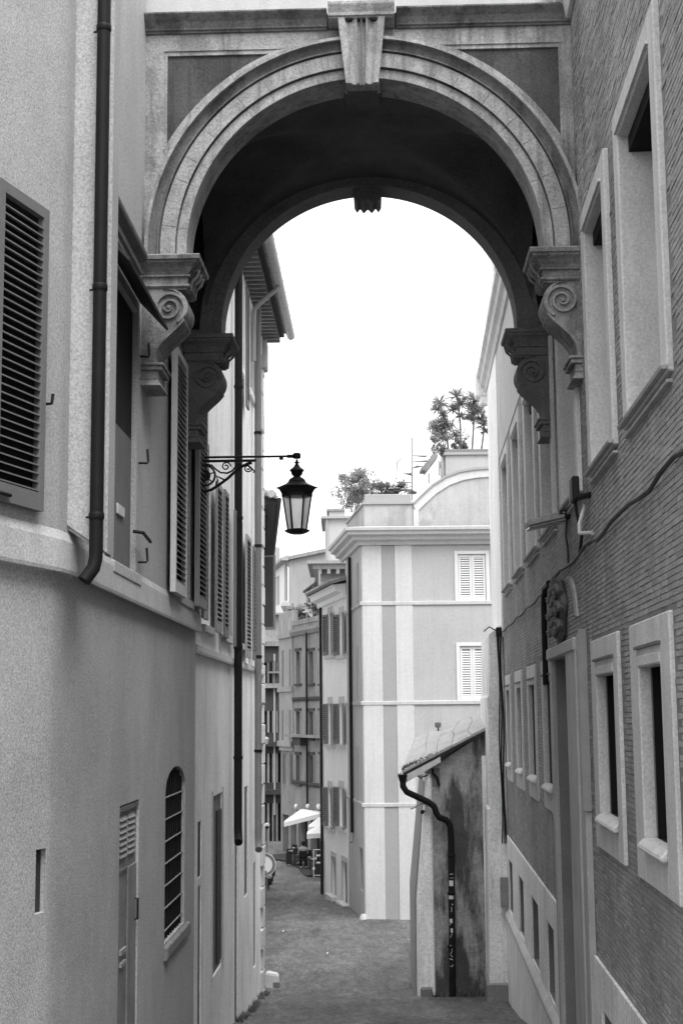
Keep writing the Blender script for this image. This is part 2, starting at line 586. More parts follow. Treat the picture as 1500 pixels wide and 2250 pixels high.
# ------------------------------------------------------------------ planes of the street
LW = Wall((-2.616, 0), (-2.616 + .022 * 40, 40), 1)          # left side of the alley
VX = Vector((-2.616 + .022 * 11.84, 11.84))
NW = Wall((VX.x - .3 * 9.94, VX.y - 9.94), (VX.x, VX.y), 1)   # nearest left wall, turned to the camera
RW = Wall((1.906, 0), (1.906 + .0512 * 40, 40), -1)          # brick palace
th_ = .033
AC = Vector((.286, 15.6))
AW = Wall((AC.x, AC.y), (AC.x + math.cos(th_), AC.y - math.sin(th_)), 1)
AW.n = Vector((-math.sin(th_), -math.cos(th_)))              # faces the camera

# ================================================================== BRICK PALACE (right)
def palace():
    B = thing('brick_palace', 'tall brick palace with travertine window frames along the right of the alley', 'building', RW.P(20, gz(20), 0))
    up = [(10.36, 12.08), (13.23, 14.65), (16.1, 17.72), (18.98, 20.5), (21.75, 23.35), (24.85, 26.4), (28.0, 29.6), (6.6, 8.4)]
    low = [(11.0, 12.1), (13.65, 14.98), (20.2, 21.38), (22.92, 24.2), (25.95, 27.1), (29.1, 30.25), (7.7, 8.9)]
    lowout = [(10.56, 12.55), (13.34, 15.38), (19.95, 21.56), (22.75, 24.42), (25.74, 27.45), (28.9, 30.42), (7.3, 9.3)]
    bas = [(29.5, 30.7), (26.5, 27.75), (23.3, 24.75), (20.7, 21.87), (14.1, 15.4), (11.2, 12.4)]
    PORT = (17.55, 19.62, 2.2, 8.08)
    holes = [(a, b, 9.95, 12.45, .34) for a, b in up]
    holes += [(a, b, 6.34, 7.82, .08 if a < 16 else .05) for a, b in low]
    holes += [PORT + (.28,)]
    holes += [(a, b, 3.27, 4.33, .28) for a, b in bas]
    S0, S1, ZT, ZN, SN = 4.0, 34.9, 19.5, 16.2, 19.3
    wall_mesh(RW, S0, S1, -1, ZN, holes, back=9).build('wall', M['mortar'], B)
    MB().prism(RW, [(SN, ZN), (S1, ZN), (S1, ZT), (29.5, ZT), (29.0, 17.2), (SN, 17.0)], -9, 0).build('upper_storey', M['mortar'], B)
    # attic above the string course
    # rooms behind the openings
    for a, b in up:
        w = MB().box(RW, a, b, 9.95, 12.45, -.5, -.342).build('window', M['shutframe'], B)
    for i, (a, b) in enumerate(low):
        q = .6 if a < 16 else .054
        w = MB().box(RW, a - .02, b + .02, 6.32, 7.84, -q - .06, -q).build('window', M['void'] if a < 16 else M['shutdark'], B)
        if a < 16:
            MB().box(RW, a - .02, b + .02, 7.822, 7.9, -.62, -.085).box(RW, a - .02, b + .02, 6.26, 6.338, -.62, -.085).box(RW, b + .002, b + .06, 6.3, 7.9, -.62, -.085).box(RW, a - .06, a - .002, 6.3, 7.9, -.62, -.085).build('inner_reveal', M['void'], w)
            g = MB()
            n = 7
            for k in range(n):
                s = a + .06 + (b - a - .12) * k / (n - 1)
                g.tube([RW.P(s, 6.35, -.2), RW.P(s, 6.9, -.2), RW.P(s, 7.8, -.2)], .013, 6)
            for z in (6.6, 7.0, 7.4):
                g.tube([RW.P(a, z, -.2), RW.P(b, z, -.2)], .011, 6)
            for k in range(n - 1):
                s = a + .06 + (b - a - .12) * (k + .5) / (n - 1)
                for z in (6.8, 7.2):
                    g.tube([RW.P(s + .04 * math.cos(q_), z + .09 * math.sin(q_), -.2) for q_ in [i * .7 for i in range(9)]], .008, 5, close=True)
            g.build('grille', M['iron'], w)
    for a, b in bas:
        w = MB().box(RW, a, b, 3.27, 4.33, -.34, -.282).build('basement_window', M['glass'], B)
        MB().box(RW, a, b, 3.76, 3.80, -.28, -.25).box(RW, (a + b) / 2 - .02, (a + b) / 2 + .02, 3.27, 4.33, -.279, -.255).build('window_frame', M['shutframe'], w)
    # travertine frames
    ex = []
    def frame_ring(a0, a1, z0, z1, i0, i1, y0, y1, o1, nm, m, bev=.012):
        mb = MB()
        dp = -.30 if z0 > 9 else (-.078 if a0 < 16 else -.045)
        i0, i1, y0, y1 = i0 + .004, i1 - .004, y0 + .004, y1 - .004
        mb.box(RW, a0, i0, z0, z1, dp, o1).box(RW, i1, a1, z0, z1, dp, o1)
        mb.box(RW, i0, i1, y1, z1, dp, o1 - .001).box(RW, i0, i1, z0, y0, dp, o1 - .001)
        ex.append((a0, a1, z0, z1))
        return mb.build(nm, m, B, bevel=bev)
    for a, b in up:
        f = frame_ring(a - .24, b + .26, 9.84, 12.72, a, b, 9.95, 12.45, .05, 'window_frame', M['frame'])
        MB().prof(RW, [(.05, 9.85), (.095, 9.85), (.105, 9.88), (.05, 9.89)], a - .26, b + .28).prof(RW, [(.0, 9.76), (.05, 9.76), (.055, 9.785), (.0, 9.79)], a - .22, b + .24).build('sill', M['portal'], f, bevel=.004)
        MB().box(RW, a - .02, b + .02, 12.47, 12.50, .05, .075).build('drip_mould', M['frame'], f)
        MB().box(RW, a + .006, b - .006, 12.30, 12.444, -.3, -.05).build('soffit_shade', M['void'], f)  # added black box, stands in for the shaded soffit
        MB().box(RW, a + .006, b - .006, 11.7, 12.30, -.3, -.27).build('head_shade', M['shutdark'], f)  # added dark panel for the shadow at the top of the reveal
    for (a, b), (c, d) in zip(low, lowout):
        f = frame_ring(c, d, 5.98, 8.13, a, b, 6.34, 7.82, .035, 'window_frame', M['frame'])
        MB().prof(RW, [(.03, 6.25), (.09, 6.25), (.10, 6.29), (.03, 6.35)], a - .02, b + .02).build('sill', M['frame'], f, bevel=.015)
        MB().box(RW, a - .06, b + .06, 7.90, 7.925, .03, .06).build('drip_mould', M['stone2'], f)
        if a < 16:
            MB().box(RW, a - .01, b + .01, 7.75, 7.85, -.1, .045).build('lintel', M['frame'], f, bevel=.015)
    # portal
    f = MB().box(RW, 16.5, PORT[0], gz(17) - .3, 8.16, -.02, .08).box(RW, PORT[1], 19.9, gz(19) - .3, 8.16, -.02, .06).box(RW, 16.5, 19.9, 8.08, 8.24, -.02, .10).build('portal_frame', M['portal'], B, bevel=.02)
    MB().box(RW, 16.02, 16.42, gz(16) - .3, 8.26, -.02, .07).build('portal_strip', M['portal'], B, bevel=.015)
    MB().box(RW, 15.98, 16.02, 6.3, 8.3, -.02, .09).build('conduit', M['pale_pipe'], B)
    d = MB().box(RW, PORT[0], PORT[1], PORT[2], PORT[3], -.36, -.282).build('portal_door', M['shutframe'], B)
    for k in range(2):
        for j in range(5):
            a = PORT[0] + .12 + k * 1.0
            z = 4.2 + j * .76
            MB().box(RW, a, a + .8, z, z + .56, -.283, -.255).build('door_panel', M['shutframe'], d, bevel=.02)
    ex.append((15.98, 19.95, 0, 8.24))
    MB().box(RW, PORT[0], PORT[1], 2.2, 4.05, -.283, -.279).build('kick_plate', M['portal'], d)
    # plinth, string courses
    for q0, q1 in ((S0, 15.98), (19.95, 31.2)):
        wall_mesh(RW, q0, q1, -1, 4.76, [(a, b, 3.27, 4.33, .03) for a, b in bas if q0 < a < q1], o=.035).build('plinth', M['plinth'], B)
        MB().box(RW, q0, q1, 4.75, 4.765, -.005, .034).build('plinth_top', M['plinth'], B)
    ex.append((S0, S1, -1, 4.77))
    for a, b in ((S0, 15.97), (19.96, 31.2)):
        MB().prof(RW, [(.036, 3.0), (.085, 3.0), (.11, 3.1), (.10, 3.14), (.036, 3.24)], a, b).build('plinth_ledge', M['frame'], B, bevel=.01)
        MB().prof(RW, [(.036, -1), (.075, -1), (.075, 2.97), (.036, 3.0)], a, b).build('plinth_base', M['plinth'], B)
    MB().prof(RW, [(0, 15.3), (.06, 15.3), (.10, 15.42), (.18, 15.48), (.2, 15.62), (.27, 15.68), (.27, 15.78), (0, 15.86)], S0, 34.9 + .2).build('string_course', M['frame'], B, bevel=.006)
    ex.append((S0, S1, 15.3, 15.86))
    # pale stretch at the far end, plastered, above the cable line
    MB().box(RW, 31.0, 34.95, 9.0, 15.3, -.02, .03).box(RW, 31.0, 34.95, 15.86, ZT, -.02, .03).build('plastered_end', M['plasterB'], B)
    ex.append((31.0, S1, 0, 20))
    MB().box(RW, 23.5, 31.0, 12.9, 15.3, -.02, .012).box(RW, 23.5, 29.0, 15.86, 17.1, -.02, .012).build('plastered_strip', M['band'], B)
    ex.append((23.5, 31, 12.9, 20))
    # end pier
    mb = MB()
    zc = [(-.5, .48), (5.3, .42), (5.34, .38), (7.7, .37), (7.74, .34), (9.05, .31)]
    o_ = [(0, -.5)] + [(o, z) for z, o in zc] + [(.1, 9.25), (0, 9.3)]
    mb.prof(RW, o_, 31.2, 34.9)
    mb.build('end_pier', M['plinth'], B, bevel=.015)
    MB().box(RW, 31.14, 34.9, -.3, 1.7, .0, .52).build('pier_foot', M['metal'], B, bevel=.03)
    # cornice return at the end
    MB().box(RW, 34.9, 35.35, 15.2, 15.95, -1.2, .32).box(RW, 34.9, 35.2, 15.0, 15.2, -1.2, .2).build('cornice_return', M['plasterB'], B, bevel=.03)
    # bricks: every one is a piece; the 300 largest in view are objects of their own
    CH, BL, JT = .050, .25, .009
    protos = []
    for k in range(6):
        mb = MB()
        w, h, d = (BL - JT) / 2, (CH - JT) / 2, .017
        pts = [Vector((sx * w, sz * h)) for sx, sz in ((-1, -1), (1, -1), (1, 1), (-1, 1))]
        def q(p, o):
            e = RW.d * p.x * (1 if o < .01 else .985) + RW.n * o
            return (e.x, e.y, p.y * (1 if o < .01 else .93) + h)
        mb.v = [q(p, -.004) for p in pts] + [q(p, d * .32) for p in pts]
        mb.f = [[4, 5, 6, 7], [0, 1, 5, 4], [1, 2, 6, 5], [2, 3, 7, 6], [3, 0, 4, 7]]
        me = bpy.data.meshes.new('brick')
        me.from_pydata(mb.v, [], mb.f)
        a_ = me.attributes.new('tone', 'FLOAT', 'POINT')
        tn = .15 + .7 * k / 5
        a_.data.foreach_set('value', [tn] * 8)
        me.materials.append(M['brick'])
        protos.append(me)
    cand, rest = [], []
    z = 4.78
    row = 0
    rr = random.Random(5)
    while z < 15.9 - CH:
        s = 4.1 + (BL / 2 if row % 2 else 0) + rr.uniform(-.04, .04)
        while s < 31.2 - BL:
            L_ = BL if rr.random() < .7 else BL * .55
            a, b = s, s + L_ - JT
            ok = True
            for e in ex:
                if b > e[0] - .004 and a < e[1] + .004 and z + CH > e[2] and z < e[3]:
                    ok = False
                    break
            if ok:
                u, v = proj(RW.P((a + b) / 2, z + CH / 2))
                vis = 0 < u < 1500 and 0 < v < 2250
                (cand if vis and L_ == BL else rest).append((s, a, b, z))
            s += L_
        z += CH
        row += 1
    cand.sort(key=lambda t: t[0])
    for t in cand[:300]:
        s, a, b, z_ = t
        share(rr.choice(protos), 'brick', RW.P((a + b) / 2, z_, rr.uniform(-.002, .003)), B)
    mb = MB()
    for s, a, b, z_ in cand[300:] + rest:
        d = .004 + rr.uniform(-.003, .004)
        tn = min(1, max(0, rr.gauss(.5, .25)))
        p = lambda q, zz, o: RW.P(q, zz, o)
        n = len(mb.v)
        j = rr.uniform(-.003, .003)
        mb.v += [tuple(x) for x in (p(a, z_, -.004), p(b, z_, -.004), p(b, z_ + CH - JT, -.004), p(a, z_ + CH - JT, -.004),
                                    p(a + .003, z_ + .003 + j, d), p(b - .003, z_ + .003, d), p(b - .003, z_ + CH - JT - .003 + j, d), p(a + .003, z_ + CH - JT - .003, d))]
        mb.f += [[n + 4, n + 5, n + 6, n + 7], [n, n + 1, n + 5, n + 4], [n + 1, n + 2, n + 6, n + 5], [n + 2, n + 3, n + 7, n + 6], [n + 3, n, n + 4, n + 7]]
        mb.tone += [tn] * 8
    mb.build('brickwork', M['brick'], B, kind='stuff')
palace()

def palace_fittings():
    # coat of arms over the portal
    t = thing('coat_of_arms', 'dark carved stone coat of arms above the brick palace portal', 'coat of arms', RW.P(18.4, 8.3, .1))
    rnd = random.Random(3)
    out_ = [(18.35 + (.60 + .08 * math.sin(5 * q)) * math.cos(q) * (1 - .3 * max(0, -math.sin(q))), 8.64 + (.42 + .04 * math.sin(7 * q)) * math.sin(q)) for q in [i * 2 * math.pi / 28 for i in range(28)]]
    MB().prism(RW, out_, 0, .09).build('cartouche', M['stone2'], t, bevel=.03)
    sh = [(18.35 + .36 * math.cos(q) * (1 - .45 * max(0, -math.sin(q)) ** 2), 8.60 + .29 * math.sin(q)) for q in [i * 2 * math.pi / 20 for i in range(20)]]
    MB().prism(RW, sh, .09, .15).build('shield', M['stone2'], t, bevel=.03)
    for k in range(3):
        z = 8.46 + k * .13
        MB().prism(RW, [(18.1 + .02 * k, z), (18.6 - .02 * k, z), (18.58 - .02 * k, z + .06), (18.12 + .02 * k, z + .06)], .15, .175).build('shield_bar', M['shutdark'], t, bevel=.01)
    for k in (-1, 1):
        for j in range(3):
            c_ = (18.35 + k * (.42 + .06 * (j == 1)), 8.42 + j * .22)
            pts = [(c_[0] + k * (.15 - .012 * i) * math.cos(i * .75), c_[1] + (.11 - .009 * i) * math.sin(i * .75)) for i in range(10)]
            MB().tube([RW.P(a, b, .10 + .008 * i) for i, (a, b) in enumerate(pts)], .045, 7, .02).build('scroll', M['stone2'], t, smooth=True)
    mb = MB()
    mb.tube([RW.P(18.08, 8.96, .1), RW.P(18.35, 8.92, .14), RW.P(18.64, 8.96, .1)], .045, 8)
    for i in range(5):
        a = 18.1 + i * .13
        mb.tube([RW.P(a, 8.95, .1), RW.P(a + (i - 2) * .03, 9.06 + .04 * (i % 2), .13)], .04, 7, .015)
    mb.build('crown_relief', M['stone2'], t, smooth=True)
    pts = [(17.75 - .95 * math.sin(i / 8 * 1.35), 9.02 - .66 * (1 - math.cos(i / 8 * 1.35))) for i in range(9)]
    mb = MB()
    for (a, b), (c, d) in zip(pts, pts[1:]):
        mb.prism(RW, [(a, b), (c, d), (c - .22, d - .02), (a - .22, b + .02)], -.01, .03)
    tag(mb.build('niche_moulding', M['portal']), 'curved pale stone moulding beside the dark coat of arms', 'moulding')
    # cables
    zc = 9.15
    pts = [RW.P(9.4 + i * .55, zc + .03 * math.sin(i * 1.3) - .02 * (i % 3 == 0), .05) for i in range(20)]
    pts += [RW.P(20.6, zc - .04, .05)]
    tag(MB().tube(pts, .02, 6).build('cable_run', M['cable'], smooth=True), 'thick black cable clipped along the brick wall above the windows', 'cable')
    pts = [RW.P(20.6 + i * .8, 9.08 + .02 * math.sin(i * 2), .045) for i in range(14)]
    tag(MB().tube(pts, .016, 6).build('cable_run', M['cable'], smooth=True), 'thin sagging cable leading from the portal to the end pier', 'cable')
    tag(MB().tube([RW.P(19.6, 9.14, .06), RW.P(20.1, 9.12, .07), RW.P(20.3, 9.0, .07), RW.P(20.36, 8.8, .07), RW.P(20.4, 7.76, .07)], .042, 8).build('drop_conduit', M['pipe'], smooth=True), 'black conduit dropping beside the portal to a small window', 'conduit')
    # bundle down the end pier
    t = thing('cable_bundle', 'bundle of dark cables running down beside the end pier', 'cable', RW.P(31.1, 4.7, .1))
    for k in range(3):
        pts = [RW.P(31.05 - .03 * k, 9.1 - i * .45, .06 + .035 * k + .02 * math.sin(i * 1.1 + k)) for i in range(11)]
        MB().tube(pts, .017, 6).build('strand', M['cable'], t, smooth=True)
    MB().tube([RW.P(31.1, 9.1, .1), RW.P(31.15, 9.22, .3), RW.P(31.16, 9.12, .42)], .016, 6).build('strand', M['cable'], t, smooth=True)
    MB().box(RW, 30.95, 31.1, 3.3, 3.9, .04, .2).build('junction_box', M['metal'], t, bevel=.01)
    MB().box(RW, 31.0, 31.18, 9.0, 9.2, .04, .16).build('top_clamp', M['iron'], t, bevel=.01)
    # floodlight
    t = thing('floodlight', 'flat grey floodlight box tilted out from the brick wall', 'lamp', RW.P(17.2, 9.6, 0))
    p = [RW.P(17.15, 9.72, .06), RW.P(17.75, 9.74, .06), RW.P(17.85, 9.67, .50), RW.P(17.2, 9.63, .50)]
    MB().hexa(p, [x + Vector((0, 0, .085)) for x in p]).build('housing', M['metal'], t, bevel=.015)
    q = [x + Vector((0, 0, -.004)) for x in p]
    MB().hexa([x + Vector((0, 0, -.025)) for x in q], q).build('front_glass', M['glass'], t, bevel=.005)
    MB().tube([RW.P(17.2, 9.75, 0), RW.P(17.2, 9.78, .14)], .05, 8).build('bracket', M['iron'], t, smooth=True)
    MB().tube([RW.P(17.2, 9.75, .04), RW.P(17.22, 9.5, .06), RW.P(17.12, 9.3, .05), RW.P(17.15, 9.16, .05)], .014, 6).build('lead', M['cable'], t, smooth=True)
    # alarm box on a bracket
    t = thing('alarm_box', 'small upright dark metal box bracketed over the cable run', 'box', RW.P(15.6, 9.6, 0))
    MB().box(RW, 15.3, 15.6, 9.66, 9.93, .10, .18).build('housing', M['iron'], t, bevel=.015)
    MB().box(RW, 15.602, 15.615, 9.66, 9.93, .10, .18).build('back_plate', M['metalpale'], t)
    MB().tube([RW.P(15.1, 9.69, 0), RW.P(15.35, 9.69, .14)], .035, 8).build('bracket', M['iron'], t, smooth=True)
    MB().tube([RW.P(15.45, 9.66, .14), RW.P(15.5, 9.45, .1), RW.P(15.6, 9.3, .06), RW.P(15.9, 9.16, .05)], .02, 6).build('lead', M['cable'], t, smooth=True)
    MB().tube([RW.P(15.3, 9.6, .05), RW.P(15.25, 9.4, .12), RW.P(15.0, 9.26, .15), RW.P(14.5, 9.2, .08)], .022, 6).build('pale_lead', M['metalpale'], t, smooth=True)
palace_fittings()

# ================================================================== ARCHED BRIDGE
ZS, ZI, R0 = 12.62, 12.52, 2.02
HW = 2.6
def arch():
    B = thing('arched_bridge', 'stone arch bridging the alley with scrolled consoles and a fluted keystone', 'archway', AW.P(0, gz(15.6), -1.9))
    D = 3.75
    N = 56
    # shell above the opening: front face (recessed dark panels), body
    top = 16.4
    def arc(r, a0=0, a1=math.pi, n=N):
        return [(r * math.cos(a0 + (a1 - a0) * i / n), ZS + r * math.sin(a0 + (a1 - a0) * i / n)) for i in range(n + 1)]
    mb = MB()
    inner = [(R0 + .02, ZI)] + arc(R0 + .02) + [(-R0 - .02, ZI)]
    for o in (-.04, -D):
        outer_poly = [(HW, ZI)] + inner + [(-HW, ZI), (-HW, top), (HW, top)]
        # split into two halves to keep simple outlines
        hr = [p for p in inner if p[0] >= -1e-6]
        hl = [p for p in inner if p[0] <= 1e-6]
        mb.poly([AW.P(a, b, o) for a, b in [(HW, top), (HW, ZI)] + hr + [(0, top)]])
        mb.poly([AW.P(a, b, o) for a, b in [(0, top)] + hl + [(-HW, ZI), (-HW, top)]])
    for s in (-HW, HW):
        mb.poly([AW.P(s, ZI, -.04), AW.P(s, top, -.04), AW.P(s, top, -D), AW.P(s, ZI, -D)])
    mb.poly([AW.P(-HW, top, -.04), AW.P(HW, top, -.04), AW.P(HW, top, -D), AW.P(-HW, top, -D)])
    mb.build('spandrel', M['panel'], B)
    # pale surround of the panels
    RB, PS, PT = 2.61, 2.30, 15.05
    for sg in (-1, 1):
        mb = MB()
        a0 = math.acos(PS / RB)
        a1 = math.asin((PT - ZS) / RB)
        band_o = [(RB * math.cos(a0 + (a1 - a0) * i / 24), ZS + RB * math.sin(a0 + (a1 - a0) * i / 24)) for i in range(25)]
        # strips: ring from R0 to RB clipped by the panel edges
        n = 40
        for i in range(n):
            q0, q1 = math.pi / 2 * i / n, math.pi / 2 * (i + 1) / n
            def outer(q):
                r = RB if a0 <= q <= a1 else min(PS / max(math.cos(q), 1e-6) if q < a0 else 9, (PT - ZS) / max(math.sin(q), 1e-6) if q > a1 else 9)
                return (sg * r * math.cos(q), ZS + r * math.sin(q))
            def inn(q):
                return (sg * (R0 + .1) * math.cos(q), ZS + (R0 + .1) * math.sin(q))
            mb.prism(AW, [inn(q0), outer(q0), outer(q1), inn(q1)], -.045, 0)
        mb.prism(AW, [(sg * PS, ZI), (sg * HW, ZI), (sg * HW, 15.26), (sg * PS, 15.26)], -.045, .001)
        mb.prism(AW, [(0, PT), (sg * PS, PT), (sg * PS, 15.26), (0, 15.26)], -.045, .0005)
        mb.prism(AW, [(sg * (R0 + .1), ZI), (sg * PS, ZI), (sg * PS, ZS), (sg * (R0 + .1), ZS)], -.045, 0)
        f = mb.build('panel_surround', M['stone'], B)
        zb = ZS + math.sqrt(RB * RB - PS * PS)
        MB().prism(AW, [(sg * PS, zb), (sg * (PS - .035), zb + .05), (sg * (PS - .035), PT - .05), (sg * PS, PT)], -.04, -.015).prism(AW, [(sg * .78, PT), (sg * .98, PT - .05), (sg * (PS - .036), PT - .05), (sg * PS, PT)], -.04, -.0152).build('panel_bead', M['stone'], f)
    # archivolt: moulded ring
    prs = [('archivolt', 'stone', [(R0, -.44), (R0, .05), (R0 + .005, .055), (R0 + .11, .055)]),
           ('inner_bead', 'stonegrime', [(R0 + .11, .055), (R0 + .112, .038), (R0 + .125, .038), (R0 + .127, .092)]),
           ('outer_fascia', 'stone', [(R0 + .127, .092), (R0 + .295, .095)]),
           ('lower_fillet', 'stonegrime', [(R0 + .295, .095), (R0 + .297, .07), (R0 + .312, .07), (R0 + .314, .12), (R0 + .328, .12), (R0 + .33, .085)]),
           ('cavetto', 'stonegrime', [(R0 + .33, .085), (R0 + .36, .088), (R0 + .385, .10), (R0 + .41, .135), (R0 + .42, .165)]),
           ('outer_fillet', 'stone', [(R0 + .42, .165), (R0 + .425, .19), (R0 + .462, .19), (R0 + .465, .12)]),
           ('shadow_groove', 'stonegrime', [(R0 + .465, .12), (R0 + .475, .012), (R0 + .492, .004), (R0 + .495, -.02)])]
    path = [(0.0, ZI, 0.0)] + [(None, None, math.pi * i / N) for i in range(N + 1)] + [(1.0, ZI, math.pi)]
    ring = None
    for nm, mk, pr in prs:
        mb = MB()
        k = len(pr)
        for p in path:
            q = p[2]
            for r, o in pr:
                mb.v.append(tuple(AW.P(r * math.cos(q), ZS + r * math.sin(q) if p[0] is None else ZI, o)))
        for i in range(len(path) - 1):
            for j in range(k - 1):
                mb.f.append([i * k + j, i * k + j + 1, (i + 1) * k + j + 1, (i + 1) * k + j])
        o_ = mb.build(nm, M[mk], ring if ring else B, smooth=True)
        ring = ring or o_
    # joints between the ring stones: fine dark slots
    mb = MB()
    for i in range(1, 18):
        q = math.pi * i / 18 + R.uniform(-.03, .05)
        for ra, rb, oo in ((R0 + .004, R0 + .112, .0556), (R0 + .135, R0 + .297, .0956)):
            c, s = math.cos(q), math.sin(q)
            t = .003
            mb.prism(AW, [(ra * c - t * s, ZS + ra * s + t * c), (rb * c - t * s, ZS + rb * s + t * c), (rb * c + t * s, ZS + rb * s - t * c), (ra * c + t * s, ZS + ra * s - t * c)], oo - .01, oo)
    mb.build('stone_joints', M['stone2'], ring, kind='stuff')
    # rear ring
    mb = MB()
    for i in range(N + 1):
        q = math.pi * i / N
        for r, o in ((R0 + .3, -D + .43), (R0, -D + .43), (R0, -D - .02), (R0 + .45, -D - .02)):
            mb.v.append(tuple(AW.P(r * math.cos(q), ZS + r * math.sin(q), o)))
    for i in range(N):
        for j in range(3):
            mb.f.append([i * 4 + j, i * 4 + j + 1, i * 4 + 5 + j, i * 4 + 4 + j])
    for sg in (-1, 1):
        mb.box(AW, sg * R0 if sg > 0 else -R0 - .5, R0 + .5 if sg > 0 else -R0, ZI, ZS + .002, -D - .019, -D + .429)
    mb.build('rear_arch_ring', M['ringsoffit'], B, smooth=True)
    # groined vault between the rings
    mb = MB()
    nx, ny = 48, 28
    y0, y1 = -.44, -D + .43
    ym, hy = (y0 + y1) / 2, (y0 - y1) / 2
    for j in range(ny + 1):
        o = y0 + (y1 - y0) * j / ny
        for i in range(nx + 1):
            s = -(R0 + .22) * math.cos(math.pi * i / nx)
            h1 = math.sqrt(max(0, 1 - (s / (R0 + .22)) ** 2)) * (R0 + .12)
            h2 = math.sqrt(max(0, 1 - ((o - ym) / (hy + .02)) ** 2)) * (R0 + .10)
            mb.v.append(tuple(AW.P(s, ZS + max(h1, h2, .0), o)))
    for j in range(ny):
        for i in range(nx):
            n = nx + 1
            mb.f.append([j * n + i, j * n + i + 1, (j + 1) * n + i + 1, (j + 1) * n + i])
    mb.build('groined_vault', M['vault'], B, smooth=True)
    # side walls under the vault (above impost level)
    # cornice and upper wall
    for a, b in ((-HW, -.40), (.40, HW - .02)):
        MB().prof(AW, [(-.03, 15.255), (.03, 15.255), (.035, 15.275), (.06, 15.28), (.065, 15.30), (.10, 15.36), (.16, 15.41), (.18, 15.43), (.18, 15.45), (-.03, 15.47)], a, b).build('cornice', M['stonegrime'], B, bevel=.003)
    MB().box(AW, -HW, HW, 15.46, top, -.04, .0).build('parapet_wall', M['parapet'], B)
    # keystone: cap, fluted tapered body
    ks = thing_part(B)
    body = MB()
    zt, zb = 15.28, 14.50
    def kx(z):
        return .185 + (.27 - .185) * (z - zb) / (zt - zb)
    nseg = 40
    cols = []
    for i in range(nseg + 1):
        t = -1 + 2 * i / nseg
        o = .26
        # wide flat margins, shallow flutes, two narrow grooves at the middle
        x = abs(t)
        if .2 < x < .72:
            o -= .05 * math.sin((x - .2) / .52 * math.pi)
        if .05 < x < .17:
            o -= .06
        cols.append((t, o))
    for i, (t, o) in enumerate(cols):
        lean = .06
        body.v += [tuple(AW.P(t * kx(zb), zb + .02, o - lean)), tuple(AW.P(t * kx(zt), zt, o + .02))]
    for i in range(nseg):
        body.f.append([2 * i, 2 * i + 2, 2 * i + 3, 2 * i + 1])
    n0 = len(body.v)
    body.v += [tuple(AW.P(-kx(zb), zb + .02, -.42)), tuple(AW.P(-kx(zt), zt, -.42)), tuple(AW.P(kx(zb), zb + .02, -.42)), tuple(AW.P(kx(zt), zt, -.42))]
    body.f += [[0, 1, n0 + 1, n0], [2 * nseg, 2 * nseg + 1, n0 + 3, n0 + 2], [2 * i for i in range(nseg + 1)] + [n0 + 2, n0]]
    kb = body.build('keystone', M['stone'], B, bevel=0)
    MB().prof(AW, [(-.03, 15.27), (.27, 15.27), (.275, 15.285), (.295, 15.29), (.30, 15.33), (.33, 15.40), (.335, 15.415), (.335, 15.45), (-.03, 15.475)], -.38, .38).build('keystone_cap', M['stone'], kb, bevel=.006)
    MB().prism(AW, [(-.2, 14.49), (.2, 14.49), (.22, 14.55), (-.22, 14.55)], -.42, -.03).build('keystone_foot', M['vault'], kb)  # vault colour paints in the shade of the downward face
    for x in (-.155, -.04, .04, .155):
        MB().prism(AW, [(x + .035 * math.cos(q) * (1.6 if abs(x) > .1 else .7), 15.268 - .03 * abs(math.sin(q))) for q in [math.pi * i / 6 for i in range(7)]], .2, .272).build('flute_end', M['void'], kb)
    # rear keystone: small carved pendant seen from below
    pts = [(-.2, 14.72), (-.19, 14.50), (-.15, 14.44), (-.11, 14.50), (-.06, 14.43), (0, 14.49), (.06, 14.43), (.11, 14.50), (.15, 14.44), (.19, 14.50), (.2, 14.72)]
    MB().prism(AW, pts, -D + .35, -D - .14).build('rear_keystone', M['stone2'], B, bevel=.01)
    # consoles
    def console(sg, o0, o1, m, lab):
        S = lambda w: sg * (2.53 - w)
        cap = MB()
        prf = [(0, 0), (.68, 0), (.69, -.012), (.68, -.055), (.655, -.06), (.65, -.085), (.60, -.12), (.56, -.165), (.545, -.20), (.565, -.205), (.565, -.225), (.54, -.23), (.535, -.245), (.535, -.31), (.555, -.315), (.56, -.335), (.545, -.35), (.53, -.355), (.53, -.37), (0, -.37)]
        # mitred: the front projects as the side does
        for (a, za), (b, zb_) in zip(prf, prf[1:]):
            pa, pb = max(0, a - .53), max(0, b - .53)
            if a == 0 or b == 0:
                pa = pb = max(pa, pb)
            f0 = [(0, za, o0 + pa), (a, za, o0 + pa), (a, za, o1 - pa), (0, za, o1 - pa)]
            f1 = [(0, zb_, o0 + pb), (b, zb_, o0 + pb), (b, zb_, o1 - pb), (0, zb_, o1 - pb)]
            for i in range(4):
                j = (i + 1) % 4
                q = [f0[i], f0[j], f1[j], f1[i]]
                cap.poly([AW.P(S(w), ZI + z, o) for w, z, o in q])
        cap.poly([AW.P(S(w), ZI, o) for w, o in ((0, o0 + .15), (.68, o0 + .15), (.68, o1 - .15), (0, o1 - .15))])
        cobj = cap.build('console_capital', m, B, label=lab)
        # scroll body
        cxw, czz, rr_ = .325, -.58, .215
        pts = [(0, -.37), (.30, -.37)]
        for i in range(15):
            q = math.radians(95 - i * 9.5)
            pts.append((cxw + rr_ * math.cos(q), czz + rr_ * math.sin(q)))
        pts += [(.50, -.74), (.43, -.82), (.34, -.90), (.26, -.98), (.205, -1.06), (.18, -1.15), (.175, -1.22), (0, -1.22)]
        body = MB().prism(AW, [(S(w), ZI + z) for w, z in pts], o0, o1).build('scroll', m, cobj, bevel=.006)
        # volute ridge on the face
        mb = MB()
        n = 60
        prev = None
